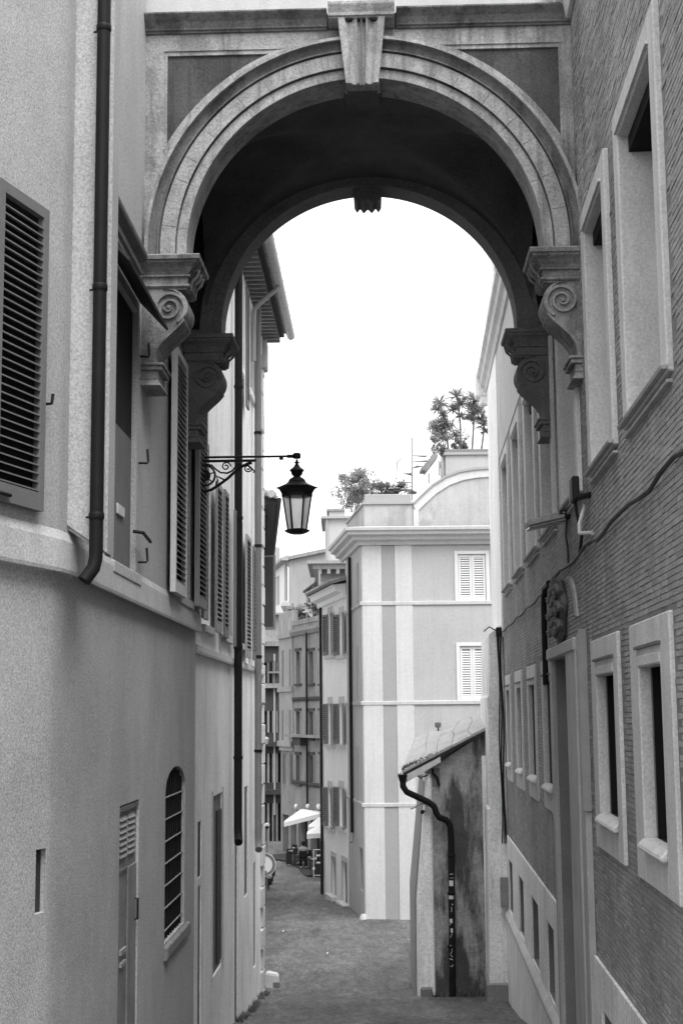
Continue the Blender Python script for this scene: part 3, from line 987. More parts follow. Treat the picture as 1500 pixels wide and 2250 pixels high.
        for i in range(n + 1):
            t = i / n
            q = math.radians(-60) + t * 2 * math.pi * 2.1
            r = rr_ * (.98 - .80 * t)
            wd = .034 * (1 - .35 * t)
            a = (cxw + r * math.cos(q), czz + r * math.sin(q))
            b = (cxw + (r - wd) * math.cos(q), czz + (r - wd) * math.sin(q))
            if prev:
                mb.hexa([AW.P(S(w), ZI + z, o0 - .005) for w, z in (prev[0], prev[1], b, a)], [AW.P(S(w), ZI + z, o0 + .034) for w, z in (prev[0], prev[1], b, a)])
            prev = (a, b)
        mb.hexa([AW.P(S(cxw + .03 * math.cos(q)), ZI + czz + .03 * math.sin(q), o0 - .004) for q in [i * math.pi / 5 for i in range(10)]],
                [AW.P(S(cxw + .02 * math.cos(q)), ZI + czz + .02 * math.sin(q), o0 + .045) for q in [i * math.pi / 5 for i in range(10)]])
        # outer rim following the scroll edge down to the neck
        edge = pts[2:-1]
        for (a, b), (c, d) in zip(edge, edge[1:]):
            mb.hexa([AW.P(S(w), ZI + z, o0 - .004) for w, z in ((a, b), (c, d), (c - .045, d), (a - .045, b))], [AW.P(S(w), ZI + z, o0 + .022) for w, z in ((a - .003, b), (c - .003, d), (c - .04, d), (a - .04, b))])
        mb.build('volute', m, cobj)
        # foot block
        ft = MB()
        for w, z0_, z1_, e in ((.27, -1.25, -1.22, .04), (.25, -1.30, -1.252, .02), (.20, -1.40, -1.302, -.01)):
            ft.hexa([AW.P(S(0), ZI + z0_, o0 + e), AW.P(S(w), ZI + z0_, o0 + e), AW.P(S(w), ZI + z0_, o1 - e), AW.P(S(0), ZI + z0_, o1 - e)],
                    [AW.P(S(0), ZI + z1_, o0 + e), AW.P(S(w), ZI + z1_, o0 + e), AW.P(S(w), ZI + z1_, o1 - e), AW.P(S(0), ZI + z1_, o1 - e)])
        ft.hexa([AW.P(S(0), ZI - 1.48, o0 + .03), AW.P(S(.24), ZI - 1.48, o0 + .03), AW.P(S(.24), ZI - 1.48, o1 - .03), AW.P(S(0), ZI - 1.48, o1 - .03)],
                [AW.P(S(0), ZI - 1.402, o0 - .01), AW.P(S(.2), ZI - 1.402, o0 - .01), AW.P(S(.2), ZI - 1.402, o1 + .01), AW.P(S(0), ZI - 1.402, o1 + .01)])
        ft.build('console_foot', m, cobj, bevel=.006)
        # leaf carving on the underside lip
        lf = MB()
        for i in range(3):
            oo = o0 + (o1 - o0) * (i + .5) / 3
            lf.tube([AW.P(S(.58), ZI - .12, oo), AW.P(S(.65), ZI - .14, oo), AW.P(S(.63), ZI - .20, oo), AW.P(S(.57), ZI - .26, oo), AW.P(S(.56), ZI - .36, oo)], .028, 6, .012)
        lf.build('leaf_carving', M['stone2'], cobj, smooth=True)
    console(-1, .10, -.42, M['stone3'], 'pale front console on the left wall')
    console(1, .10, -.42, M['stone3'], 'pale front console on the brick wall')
    console(-1, -D + .45, -D - .02, M['stone2'], 'shaded rear console on the left wall')  # rear pair in darker stone: the vault's shadow is in the colour
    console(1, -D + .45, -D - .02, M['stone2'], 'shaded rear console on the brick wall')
def thing_part(B):
    return B
arch()

# ================================================================== LEFT HOUSES
def house_a():
    B = thing('plastered_house', 'nearest grey plastered house with downpipe and barred arched window', 'building', LW.P(16, gz(16), 0))
    SA, SB, ZT = 11.84, 20.94, 15.9
    FIL = .5
    # lower wall
    GR = (18.02, 19.88, 4.6, 6.74, .06)
    DR = (14.82, 16.02, 2.6, 6.47, .05)
    wall_mesh(LW, SA + FIL, SB, -1, 8.6, [GR, DR], back=6).build('lower_wall', M['plasterA2'], B)
    wall_mesh(NW, 4.5, NW.L - .15, -1, 8.6, [(10.07, 10.25, 5.84, 6.34, .055)]).build('lower_wall', M['plasterA2'], B)
    MB().box(NW, 10.05, 10.27, 5.82, 6.36, -.12, -.057).build('slot_back', M['shutdark'], B)  # dark colour stands in for the shade inside the slot
    W1 = (14.02, 15.36, 8.9, 11.82, .06)
    W2 = (18.75, 19.95, 8.95, 12.02, .3)
    wall_mesh(LW, SA + FIL, SB, 8.6, ZT, [W1, W2], o=.04, back=6).build('upper_wall', M['plasterA'], B)
    NWs = (7.7, 9.05, 9.05, 11.6, .3)
    wall_mesh(NW, 4.5, NW.L - .15, 8.6, ZT, [NWs], o=.04).build('upper_wall', M['plasterA'], B)
    # band above the lower wall, with a drip edge
    prf = [(.03, 8.58), (.085, 8.57), (.09, 8.60), (.075, 8.84), (.045, 8.92), (.03, 8.93)]
    MB().prof(LW, prf, SA + FIL, SB).build('string_band', M['band'], B)
    MB().prof(NW, prf, 4.5, NW.L - .15).build('string_band', M['band'], B)
    # the wall turns in a soft bend
    def bend(z0, z1, o, m, nm):
        n = 8
        a, b, v = NW.P(NW.L - .15, 0, o), LW.P(SA + FIL, 0, o), VX
        v = (NW.P(NW.L, 0, o) + LW.P(SA, 0, o)) / 2
        q = [a * (1 - t) ** 2 + v * (2 * t * (1 - t)) + b * t * t for t in [i / n for i in range(n + 1)]]
        mb = MB()
        for p, r_ in zip(q, q[1:]):
            mb.poly([Vector((p.x, p.y, z0)), Vector((r_.x, r_.y, z0)), Vector((r_.x, r_.y, z1)), Vector((p.x, p.y, z1))])
        return mb.build(nm, m, B, smooth=True)
    bend(-1, 8.6, 0, M['plasterA2'], 'wall_bend')
    bend(8.6, ZT, .04, M['plasterA'], 'wall_bend')
    mb = MB()
    n = 8
    for t in [i / n for i in range(n + 1)]:
        for o, z in prf:
            a, b = NW.P(NW.L - .15, z, o), LW.P(SA + FIL, z, o)
            v = (NW.P(NW.L, z, o) + LW.P(SA, z, o)) / 2
            mb.v.append(tuple(a * (1 - t) ** 2 + v * (2 * t * (1 - t)) + b * t * t))
    k = len(prf)
    for i in range(n):
        for j in range(k - 1):
            mb.f.append([i * k + j, i * k + j + 1, (i + 1) * k + j + 1, (i + 1) * k + j])
    mb.build('string_band', M['band'], B)
    # pier carrying the downpipe
    MB().hexa([LW.P(11.95, 8.98, .0), LW.P(12.3, 8.98, .0), LW.P(12.3, 8.72, .37), LW.P(11.95, 8.72, .37)], [LW.P(11.95, 15.9, .0), LW.P(12.3, 15.9, .0), LW.P(12.3, 15.9, .37), LW.P(11.95, 15.9, .37)]).build('pier', M['plasterA'], B, bevel=.03, seg=3)
    # windows
    w = MB().box(LW, W1[0], W1[1], 10.38, W1[3], -.1, -.025).build('window', M['void'], B)
    MB().box(LW, W1[0], W1[1], W1[2], 10.38, -.1, -.022).build('closed_leaf', M['shutframe'], w)
    MB().box(LW, 14.5, 14.9, 9.45, 9.56, -.022, .0).build('leaf_plate', M['shutpale'], w, bevel=.005)
    MB().box(LW, 13.85, 15.5, 8.78, 8.9, .0, .09).build('sill', M['band'], w, bevel=.01)
    h = MB()
    h.hexa([LW.P(12.9, 11.95, .05), LW.P(15.42, 11.95, .05), LW.P(15.42, 11.62, .36), LW.P(12.9, 11.62, .36)],
           [LW.P(12.9, 11.98, .05), LW.P(15.42, 11.98, .05), LW.P(15.42, 11.65, .37), LW.P(12.9, 11.65, .37)])
    h.build('window_hood', M['shutdark'], w)
    c = MB().prof(LW, [(.03, 12.40), (.12, 12.45), (.13, 12.48), (.13, 12.52), (.03, 12.58)], 12.7, 15.42).build('window_cornice', M['stone2'], B, bevel=.004)
    MB().prof(LW, [(.04, 12.26), (.075, 12.27), (.08, 12.30), (.04, 12.31)], 12.9, 15.4).prof(LW, [(.04, 12.16), (.06, 12.17), (.06, 12.19), (.04, 12.20)], 12.9, 15.36).build('moulding', M['stone2'], c)
    # wall hooks for shutters
    for z, s in ((11.36, 15.5), (10.15, 15.5), (9.05, 15.52)):
        MB().tube([LW.P(s, z, .04), LW.P(s + .02, z, .13), LW.P(s + .04, z + .02, .14), LW.P(s + .04, z + .16, .13)], .014, 6).build('shutter_hook', M['iron'], B, smooth=True)
    MB().tube([LW.P(15.2, 9.35, .04), LW.P(15.25, 9.34, .14), LW.P(15.75, 9.30, .14)], .02, 6).build('shutter_stay', M['iron'], B, smooth=True)
    # window with the two open leaves
    w = MB().box(LW, W2[0], W2[1], W2[2], W2[3], -.34, -.262).build('window', M['glass'], B)
    MB().box(LW, 18.75, 18.87, 8.95, 12.02, -.26, -.2).box(LW, 19.83, 19.95, 8.95, 12.02, -.26, -.2).box(LW, 19.31, 19.39, 8.95, 12.02, -.26, -.21).build('window_frame', M['shutframe'], w)
    MB().box(LW, 18.65, 20.05, 8.84, 8.95, .0, .10).build('sill', M['band'], w, bevel=.01)
    shutter(B, flat_leaf(LW, 17.58, 8.9, .10), 1.08, 3.13, M['shutmid'], step=.075, st=.07, mid=False, mf=M['shutpale'], th=.07, back=M['void'])
    shutter(B, flat_leaf(LW, 19.97, 8.9, .10), .98, 3.13, M['shutmid'], step=.075, st=.07, mid=False, mf=M['shutmid'], th=.07, back=M['void'])
    # near window with a broad louvred leaf folded on the wall
    w = MB().box(NW, NWs[0], NWs[1], NWs[2], NWs[3], -.34, -.262).build('window', M['glass'], B)
    shutter(B, flat_leaf(NW, 9.09, 9.02, .05), .79, 2.52, M['shutframe'], single=True, step=.068, st=.085, mid=False, mf=M['shutframe'], th=.06, tilt=.3, back=M['void'], label='big dark louvred leaf folded back on the wall')
    MB().tube([NW.P(9.94, 9.92, .05), NW.P(9.94, 9.92, .13), NW.P(9.94, 10.0, .14)], .014, 6).build('shutter_hook', M['iron'], B, smooth=True)
    MB().tube([NW.P(9.14, 9.06, .05), NW.P(9.16, 9.07, .13), NW.P(9.32, 9.07, .13)], .016, 6).build('shutter_stay', M['iron'], B, smooth=True)
    # downpipe
    PY = 11.84
    pp = lambda u, v: at(u, v, PY)
    x0 = pp(219, 700)
    pc = lambda z, dx=0, dy=0: Vector((x0.x + dx, PY + dy, z))
    zb = pp(213, 1225).z
    p = MB().tube([pc(15.8), pc(14), pc(pp(219, 632).z)], .058, 14).tube([pc(pp(219, 632).z), pc(zb + .1), pc(zb), pc(zb - .09, -.015, -.02), pc(zb - .2, -.085, -.06)], .058, 14).build('downpipe', M['pipe'], B, smooth=True)
    for z in (15.0, 13.4, pp(219, 632).z, zb + .35):
        MB().lathe([(.062, -.03), (.067, -.02), (.067, .02), (.062, .03)], pc(z), 14).tube([pc(z, -.1, .07), pc(z, 0, .05)], .01, 6).build('pipe_collar', M['pipe'], p, smooth=True)
    # barred arched window
    w = MB().box(LW, GR[0], GR[1], GR[2], GR[3], -.4, -.062).build('arched_window', M['void'], B)
    for sg in (0, 1):
        s_ = GR[0] if sg == 0 else GR[1]
        pts = [(s_, 6.42), (s_, 6.742)]
        mid = (GR[0] + GR[1]) / 2
        arcp = [(mid + (s_ - mid) * math.cos(i / 8 * math.pi / 2), 6.42 + .30 * math.sin(i / 8 * math.pi / 2)) for i in range(9)]
        poly = [(s_, 6.745)] + [(s_, 6.42)] + arcp[1:] + [(mid, 6.745)]
        MB().prism(LW, poly, -.06, .001).build('arch_haunch', M['plasterA2'], w)
    for k in range(7):
        z = 4.72 + k * .272
        MB().tube([LW.P(GR[0], z, -.035), LW.P(GR[1], z, -.035)], .010, 6).build('grille_bar', M['shutmid'], w)
    for k in range(9):
        s_ = GR[0] + .1 + k * .207
        MB().tube([LW.P(s_, 4.6, -.047), LW.P(s_, 6.66, -.047)], .012, 6).build('grille_upright', M['iron'], w)
    MB().prof(LW, [(0, 4.40), (.04, 4.40), (.05, 4.44), (.05, 4.56), (-.1, 4.60), (-.1, 4.5)], 17.98, 20.2).build('window_sill', M['metal'], w, bevel=.01)
    # metal service door with louvred vents
    d = MB().box(LW, DR[0], DR[1], DR[2], DR[3], -.10, -.03).build('service_door', M['metal'], B, bevel=.006)
    MB().box(LW, 14.84, 16.0, 6.40, 6.45, -.031, .0).build('head_rail', M['stone2'], d)
    for c in range(2):
        for k in range(7):
            a = 14.95 + c * .5
            z = 5.93 + k * .062
            MB().prof(LW, [(-.03, z), (-.005, z), (-.03, z + .05)], a, a + .40).build('vent_slat', M['shutmid'], d)
    MB().box(LW, 15.45, 15.97, 3.2, 5.80, -.031, -.012).build('door_panel', M['metal'], d, bevel=.006)
    MB().box(LW, 14.86, 15.42, 5.78, 5.81, -.031, -.015).build('door_rail', M['shutframe'], d)
    MB().box(LW, 15.05, 15.35, 4.95, 5.0, -.031, -.005).box(LW, 15.05, 15.35, 4.83, 4.87, -.031, -.005).build('letter_slot', M['shutmid'], d)
    MB().tube([LW.P(15.88, 5.2, -.02), LW.P(15.88, 5.2, .02), LW.P(15.88, 5.42, .02), LW.P(15.88, 5.42, -.02)], .014, 6).build('pull_handle', M['iron'], d, smooth=True)
house_a()

def house_b():
    B = thing('pale_house', 'pale plastered house beyond the arch with tiled eaves and quoined corner', 'building', LW.P(27, gz(27), -.02))
    SA, SB, ZT = 20.95, 33.75, 16.55
    holes = [(21.55, 22.02, 4.98, 5.8, .02), (21.62, 22.02, -1, 4.86, .02), (23.45, 24.95, 3.2, 6.06, .03), (27.2, 27.75, -1, 5.02, .02), (29.15, 29.95, 3.75, 5.92, .02), (31.35, 31.9, 2.0, 4.2, .02)]
    f1 = [(21.72, 22.78), (24.75, 25.75), (27.3, 28.15)]
    f2 = [(23.4, 24.6), (26.95, 28.2), (29.75, 31.0)]
    holes1 = [(a, b, 8.75, 11.2, .25) for a, b in f1] + [(a, b, 14.3, 16.2, .05) for a, b in f2] + [(a, b, 11.9, 13.4, .05) for a, b in ()]
    wall_mesh(LW, SA, SB, -1, 8.3, holes, o=-.03, back=7).build('lower_wall', M['plasterB'], B)
    wall_mesh(LW, SA, SB, 8.3, ZT, holes1, o=-.01, back=7).build('upper_wall', M['plasterB'], B)
    MB().prof(LW, [(-.02, 8.28), (.04, 8.27), (.045, 8.31), (.03, 8.40), (-.02, 8.42)], SA, SB).build('string_band', M['band'], B)
    for i, h in enumerate(holes):
        MB().box(LW, h[0], h[1], h[2], h[3], -.3, -.035 - h[4]).build('door_leaf' if h[2] < 0 else 'recess', M['shutdark'] if i == 0 else M['shutframe'], B)
    for a_ in (23.37, 24.95):
        MB().box(LW, a_, a_ + .08, 3.1, 6.15, -.04, -.01).build('recess_frame', M['band'], B, bevel=.004)
    MB().box(LW, 24.3, 24.92, 3.3, 5.78, -.06, -.035).build('recess_shutter', M['shutdark'], B)
    for a, b in f1:
        w = MB().box(LW, a, b, 8.75, 11.2, -.3, -.26).build('window', M['glass'], B)
        MB().box(LW, a - .1, b + .1, 8.63, 8.75, -.01, .07).build('sill', M['band'], w, bevel=.01)
    for a, b in f2:
        w = MB().box(LW, a, b, 14.3, 16.2, -.09, -.062).build('window', M['shutpale'], B)
        MB().box(LW, a - .14, a, 14.15, 16.3, -.02, .03).box(LW, b, b + .14, 14.15, 16.3, -.02, .03).box(LW, a, b, 14.15, 14.3, -.02, .06).box(LW, a, b, 16.2, 16.3, -.02, .029).build('window_frame', M['white'], w, bevel=.008)
    # open leaves, floor by floor
    for s0, w_, z0, z1, m in ((21.02, .62, 8.8, 11.5, 'shutmid'), (22.85, .78, 8.7, 11.15, 'shutmid'), (24.05, .62, 8.68, 11.2, 'shutframe'), (25.85, .2, 8.6, 11.1, 'shutframe'),
                              (26.75, .5, 8.5, 11.05, 'shutdark'), (28.25, .95, 8.5, 10.95, 'shutmid'), (29.9, .4, 8.5, 10.9, 'shutframe')):
        shutter(B, flat_leaf(LW, s0, z0, .07), w_, z1 - z0, M[m], step=.08, st=.05, mid=False, mf=M[m], back=M['void'])
    shutter(B, flat_leaf(LW, 28.36, 13.6, .06), .5, 2.5, M['shutframe'], step=.07, mid=False)
    # downpipes
    for i, (s, top, bot, r) in enumerate(((26.25, 16.3, 5.15, .075), (30.75, 16.3, 4.6, .075))):
        p = MB().tube([LW.P(s, top, .12), LW.P(s, 9, .12), LW.P(s, bot + .2, .12), LW.P(s - .05, bot + .06, .13), LW.P(s - .22, bot - .04, .15)], r, 12).build('downpipe', M['pipe'] if i == 0 else M['shutframe'], B, smooth=True)
        for z in (13.5, 11, 8.6, 6.6):
            MB().lathe([(r + .012, -.03), (r + .012, .03)], LW.P(s, z, .12), 12).build('pipe_collar', M['pipe'], p)
    # quoins
    z = -.2
    k = 0
    while z < 16:
        h = .46
        MB().box(LW, SB - (.62 if k % 2 else .36), SB + .05 + R.uniform(-.006, .012), z, z + h - .02, -.5, .02 + R.uniform(0, .022)).build('quoin', M['frame'], B, bevel=.02)
        z += h
        k += 1
    # eaves: rafters, boards, tiles, gutter
    ev = MB().hexa([LW.P(SA, 16.55, -.1), LW.P(SB + .35, 16.55, -.1), LW.P(SB + .35, 16.55, .50), LW.P(SA, 16.55, .50)],
                   [LW.P(SA, 16.63, -.1), LW.P(SB + .35, 16.63, -.1), LW.P(SB + .35, 16.63, .50), LW.P(SA, 16.63, .50)]).build('eave_board', M['eaves'], B)
    s = SA + .1
    while s < SB + .3:
        MB().box(LW, s, s + .09, 16.40, 16.548, -.05, .40).build('rafter', M['tile'], ev)
        s += .30
    rf = MB().hexa([LW.P(SA, 16.70, .56), LW.P(SB + .4, 16.70, .56), LW.P(SB + .4, 18.2, -4), LW.P(SA, 18.2, -4)],
                   [LW.P(SA, 16.78, .56), LW.P(SB + .4, 16.78, .56), LW.P(SB + .4, 18.28, -4), LW.P(SA, 18.28, -4)]).build('roof', M['tile'], B)
    s = SA + .1
    proto = None
    while s < SB + .4:
        n = 7
        pts0 = [LW.P(s + .09 * math.cos(math.pi * i / (n - 1)), 16.62 + .08 * math.sin(math.pi * i / (n - 1)), .60) for i in range(n)]
        pts1 = [LW.P(s + .08 * math.cos(math.pi * i / (n - 1)), 16.78 + .08 * math.sin(math.pi * i / (n - 1)), .10) for i in range(n)]
        MB().hexa(pts0, pts1).build('tile', M['tile'], rf)
        s += .22
    g = MB()
    k0 = 0
    path = []
    for s in (SA, SB + .35):
        path.append([LW.P(s, 16.58 - .10 * math.sin(math.pi * i / 8), .66 - .10 * math.cos(math.pi * i / 8)) for i in range(9)] + [LW.P(s, 16.58 - .085 * math.sin(math.pi * (8 - i) / 8), .66 - .085 * math.cos(math.pi * (8 - i) / 8)) for i in range(9)])
    g.hexa(path[0], path[1]).build('gutter', M['metalpale'], B, smooth=True)
    for k in range(14):
        s = SA + .5 + k * .9
        MB().tube([LW.P(s, 16.60, .55), LW.P(s, 16.47, .66), LW.P(s, 16.60, .77)], .012, 6).build('gutter_strap', M['pale_pipe'], B)
    MB().tube([LW.P(29.6, 16.48, .66), LW.P(29.6, 16.40, .60), LW.P(29.75, 16.15, .25), LW.P(29.8, 16.02, .12), LW.P(29.85, 15.6, .10), LW.P(29.85, 14.9, .10)], .05, 10).build('swan_neck_pipe', M['pale_pipe'], B, smooth=True)
    MB().box(LW, SB - .5, SB + .1, 15.6, 16.3, -.4, .12).build('eave_corbel', M['stone'], B, bevel=.03)
house_b()

# lamp on the left wall -------------------------------------------------------
def lantern():
    q = LW.hit(425, 1008)[0]
    WN = Wall(LW.P(q, 0)[:2], (LW.P(q, 0)[0] + LW.n.x, LW.P(q, 0)[1] + LW.n.y), 1)    # plane square to the wall
    T = thing('wall_lantern', 'black iron street lantern on a scrolled bracket from the left wall', 'lamp', LW.P(q, 10.2, 1.5))
    Z = WN.hit(520, 1004)[1]
    LN = WN.hit(652, 1000)[0]
    P = lambda a, z, o=0: WN.P(a, z, o)
    MB().tube([P(0, Z), P(LN - .12, Z)], .017, 8).lathe([(.03, -.02), (.03, .02)], P(LN * .85, Z - .03), 8).build('arm', M['iron'], T, smooth=True)
    MB().box(WN, 0, .92, Z - .075, Z - .04, -.02, .02).build('lower_rail', M['iron'], T, bevel=.004)
    MB().box(WN, -.01, .03, Z - .55, Z + .05, -.06, .06).build('wall_plate', M['iron'], T, bevel=.005)
    s = MB()
    c = (.17, Z - .27)
    def circ(cx_, cz_, r, a0=0, a1=2 * math.pi, n=20):
        return [P(cx_ + r * math.cos(a0 + (a1 - a0) * i / n), cz_ + r * math.sin(a0 + (a1 - a0) * i / n)) for i in range(n + 1)]
    s.tube(circ(c[0], c[1], .15)[:-1], .017, 6, close=True)
    s.hexa([P(c[0] + .085 * math.cos(i * .524), c[1] + .085 * math.sin(i * .524), -.012) for i in range(12)], [P(c[0] + .085 * math.cos(i * .524), c[1] + .085 * math.sin(i * .524), .012) for i in range(12)])
    for i in range(6):
        a = i * math.pi / 3 + .3
        s.tube([P(c[0] + .08 * math.cos(a), c[1] + .08 * math.sin(a)), P(c[0] + .15 * math.cos(a), c[1] + .15 * math.sin(a))], .010, 5)
    low = [(.02, -.46), (.08, -.50), (.17, -.51), (.27, -.48), (.38, -.41), (.50, -.32), (.60, -.23), (.70, -.15), (.80, -.10), (.86, -.09)]
    s.tube([P(a, Z + b) for a, b in low], .022, 7)
    s.tube([P(a, Z + b) for a, b in ((.04, -.09), (.16, -.10), (.27, -.12), (.33, -.18), (.40, -.23), (.50, -.24), (.58, -.20), (.62, -.14))], .014, 6)
    for cx_, cz_, r, d in ((.48, -.14, .07, 1), (.80, -.17, .06, -1), (.66, -.13, .04, 1)):
        s.tube([P(cx_ + r * (1 - t * .8) * math.cos(d * t * 9), Z + cz_ + r * (1 - t * .8) * math.sin(d * t * 9)) for t in [i / 20 for i in range(21)]], .011, 5)
    s.tube([P(a, Z + b) for a, b in ((.33, -.42), (.36, -.34), (.34, -.28), (.40, -.31), (.46, -.34))], .013, 5)
    s.tube([P(a, Z + b) for a, b in ((.80, -.12), (.86, -.18), (.90, -.22), (.88, -.24))], .012, 5)
    s.build('scrollwork', M['iron'], T, smooth=True)
    C = P(LN, Z)
    rot = 0.0
    MB().lathe([(.05, -.035), (.058, -.02), (.058, .03), (.045, .045)], C + Vector((0, 0, 0)), 12).tube([P(LN - .14, Z), P(LN - .02, Z)], .027, 8).build('arm_knob', M['iron'], T, smooth=True)
    fin = [(.018, -.05), (.018, -.08), (.045, -.095), (.02, -.11), (.05, -.16), (.062, -.17), (.10, -.20), (.11, -.215), (.09, -.23), (.075, -.28), (.05, -.30), (.06, -.31), (.11, -.34), (.13, -.38)]
    MB().lathe(fin[::-1], C, 16).build('finial', M['iron'], T, smooth=True)
    z0 = -.38
    roof = [(.225, -.56), (.24, -.53), (.265, -.49), (.30, -.475), (.31, -.465), (.25, -.445), (.17, -.41), (.12, -.375)]
    MB().lathe(roof, C, 6, rot).build('hood', M['iron'], T, bevel=.004)
    MB().lathe([(.225, -.60), (.225, -.561)], C, 6, rot).build('collar', M['iron'], T)
    zt, zb, rt, rb = -.60, -1.08, .205, .135
    for i in range(6):
        a, b = rot + i * math.pi / 3, rot + (i + 1) * math.pi / 3
        f = lambda q_, r, z: C + Vector((r * math.cos(q_), r * math.sin(q_), z))
        MB().tube([f(a, rt, zt), f(a, rb, zb)], .014, 6).build('corner_bar', M['iron'], T)
        MB().hexa([f(a, rb - .006, zb), f(b, rb - .006, zb), f(b, rb - .01, zb), f(a, rb - .01, zb)], [f(a, rt - .006, zt), f(b, rt - .006, zt), f(b, rt - .01, zt), f(a, rt - .01, zt)]).build('pane', M['pane'], T)
    MB().lathe([(.10, -1.15), (.15, -1.13), (.185, -1.11), (.185, -1.095), (.15, -1.08)], C, 6, rot).build('base', M['iron'], T, bevel=.004)
    MB().tube([P(LN - .42, Z - .02), P(LN - .25, Z - .09), P(LN - .12, Z - .12)], .004, 4).build('wire', M['cable'], T)
lantern()

# ================================================================== SHED against the end of the palace
YS = 32.6
def shed():
    B = thing('lean_to_shed', 'stained lean-to shed with cracked slab roof built against the end of the brick palace', 'shed', (2.6, YS + 1, gz(YS)))
    FW = Wall((0, YS), (1, YS), 1)
    FW.n = Vector((0, -1))
    xl, xr = at(946, 1900, YS).x, at(1064, 1900, YS).x
    zL, zR = at(946, 1690, YS).z, at(1064, 1600, YS).z
    mb = MB()
    g0 = gz(YS) - .5
    pts = [(xl - .04, g0), (xr + .4, g0), (xr + .4, zR + .1), (xl, zL)]
    mb.prism(FW, pts, -3.0, 0)
    mb.build('wall', M['shed'], B)
    # leaning buttress on the street side
    bl = at(918, 2190, YS).x
    MB().prism(FW, [(bl, g0), (xl + .06, g0), (xl + .02, zL - .1), (xl - .06, zL - .1), (bl + .02, 3.2)], -2.6, .045).build('buttress', M['plinth'], B, bevel=.02)
    MB().prism(FW, [(bl - .035, g0), (bl + .02, g0), (xl - .06, zL - .3), (xl - .085, zL - .3), (bl - .02, 3.3)], -2.9, -.5).build('rear_buttress', M['metal'], B)
    MB().cube(xl - .28, xl - .02, YS - .18, YS + .1, gz(YS) - .2, gz(YS) + .22).build('kerb_stone', M['shutframe'], B, bevel=.03)
    # pier strip at the palace side
    MB().box(FW, xr - .02, xr + .15, g0, 6.4, .0, .06).build('corner_strip', M['plinth'], B, bevel=.02)
    # roof slabs
    FL, FR = at(884, 1694, YS - .15), at(1068, 1598, YS - .15)
    BL_, BR = at(912, 1621, YS + 3.0), at(1068, 1562, YS + 3.0)
    def rp(a, b, h=0):
        p = (FL * (1 - a) + FR * a) * (1 - b) + (BL_ * (1 - a) + BR * a) * b
        return p + Vector((0, 0, h))
    rf = MB().hexa([rp(0, 0, -.12), rp(1, 0, -.12), rp(1, 1, -.12), rp(0, 1, -.12)], [rp(0, 0, -.06), rp(1, 0, -.06), rp(1, 1, -.06), rp(0, 1, -.06)]).build('roof', M['eaves'], B)
    cuts = [0, .22, .40, .58, .79, 1.0]
    rows = [0, .35, .68, 1.0]
    gpt = [[(cuts[i] + (R.uniform(-.05, .05) if 0 < i < 5 else 0), rows[j] + (R.uniform(-.10, .10) if 0 < j < 3 else 0)) for j in range(4)] for i in range(6)]
    for i in range(5):
        for j in range(3):
            q = [gpt[i][j], gpt[i + 1][j], gpt[i + 1][j + 1], gpt[i][j + 1]]
            ca, cb = sum(p[0] for p in q) / 4, sum(p[1] for p in q) / 4
            q = [(ca + (a - ca) * .985, cb + (b - cb) * .985) for a, b in q]
            h = R.uniform(0, .014)
            MB().hexa([rp(a, b, -.06) for a, b in q], [rp(a, b, h + R.uniform(0, .006)) for a, b in q]).build('slab', M['slab'], rf, bevel=.008)
    # verge board and gutter
    MB().hexa([rp(0, 0, -.30), rp(.45, 0, -.24), rp(.45, 0, -.12), rp(0, 0, -.12)], [p + Vector((0, .06, 0)) for p in (rp(0, 0, -.30), rp(.45, 0, -.24), rp(.45, 0, -.12), rp(0, 0, -.12))]).build('verge_board', M['frame'], B)
    MB().tube([rp(0, 1, -.08) + Vector((-.06, 0, 0)), rp(0, 0, -.10) + Vector((-.06, -.08, 0))], .06, 8).build('gutter', M['metalpale'], B, smooth=True)
    # weeds growing on the eave
    # downpipe
    def p2(u, v, y):
        return at(u, v, y)
    yy = YS - .2
    path = [p2(884, 1712, yy), p2(885, 1728, yy), p2(893, 1740, yy), p2(910, 1748, yy), p2(940, 1762, yy), p2(953, 1772, yy), p2(958, 1786, yy), p2(964, 1796, yy), p2(980, 1802, yy + .05), p2(988, 1814, yy + .08), p2(990, 1840, yy + .08), p2(992, 2000, yy + .08)]
    last = p2(994, 2200, yy + .08)
    last.z = gz(YS)
    path.append(last)
    dp = MB().tube(path, .072, 14).build('downpipe', M['pipe'], B, smooth=True)
    MB().lathe([(.07, -.06), (.10, .06), (.11, .1)], path[0], 12).build('hopper', M['pipe'], dp, smooth=True)
    for v in (1962, 2080, 1880):
        c = p2(991, v, yy + .08)
        MB().lathe([(.082, -.03), (.09, -.02), (.09, .02), (.082, .03)], c, 14).build('pipe_collar', M['pipe'], dp, smooth=True)
    # pasted stickers and painted tag marks on the pipe
    def patch(v0, v1, a0, a1, m='sticker'):
        z1, z0 = p2(991, v0, yy + .08).z, p2(991, v1, yy + .08).z
        c = p2(991, (v0 + v1) / 2, yy + .08)
        mb = MB()
        n = 6
        for i in range(n):
            q0 = math.radians(-90 + a0 + (a1 - a0) * i / n)
            q1 = math.radians(-90 + a0 + (a1 - a0) * (i + 1) / n)
            r = .0745
            f = lambda q_, z, rr_: Vector((c.x + rr_ * math.cos(q_), c.y + rr_ * math.sin(q_), z))
            mb.hexa([f(q0, z0, r - .004), f(q1, z0, r - .004), f(q1, z0, r), f(q0, z0, r)], [f(q0, z1, r - .004), f(q1, z1, r - .004), f(q1, z1, r), f(q0, z1, r)])
        mb.build('sticker', M[m], dp)
    patch(1934, 1946, -45, 30); patch(1967, 1975, -50, 40); patch(1985, 1988, 5, 45)
    patch(2018, 2026, -35, 15); patch(2039, 2048, -15, 30)
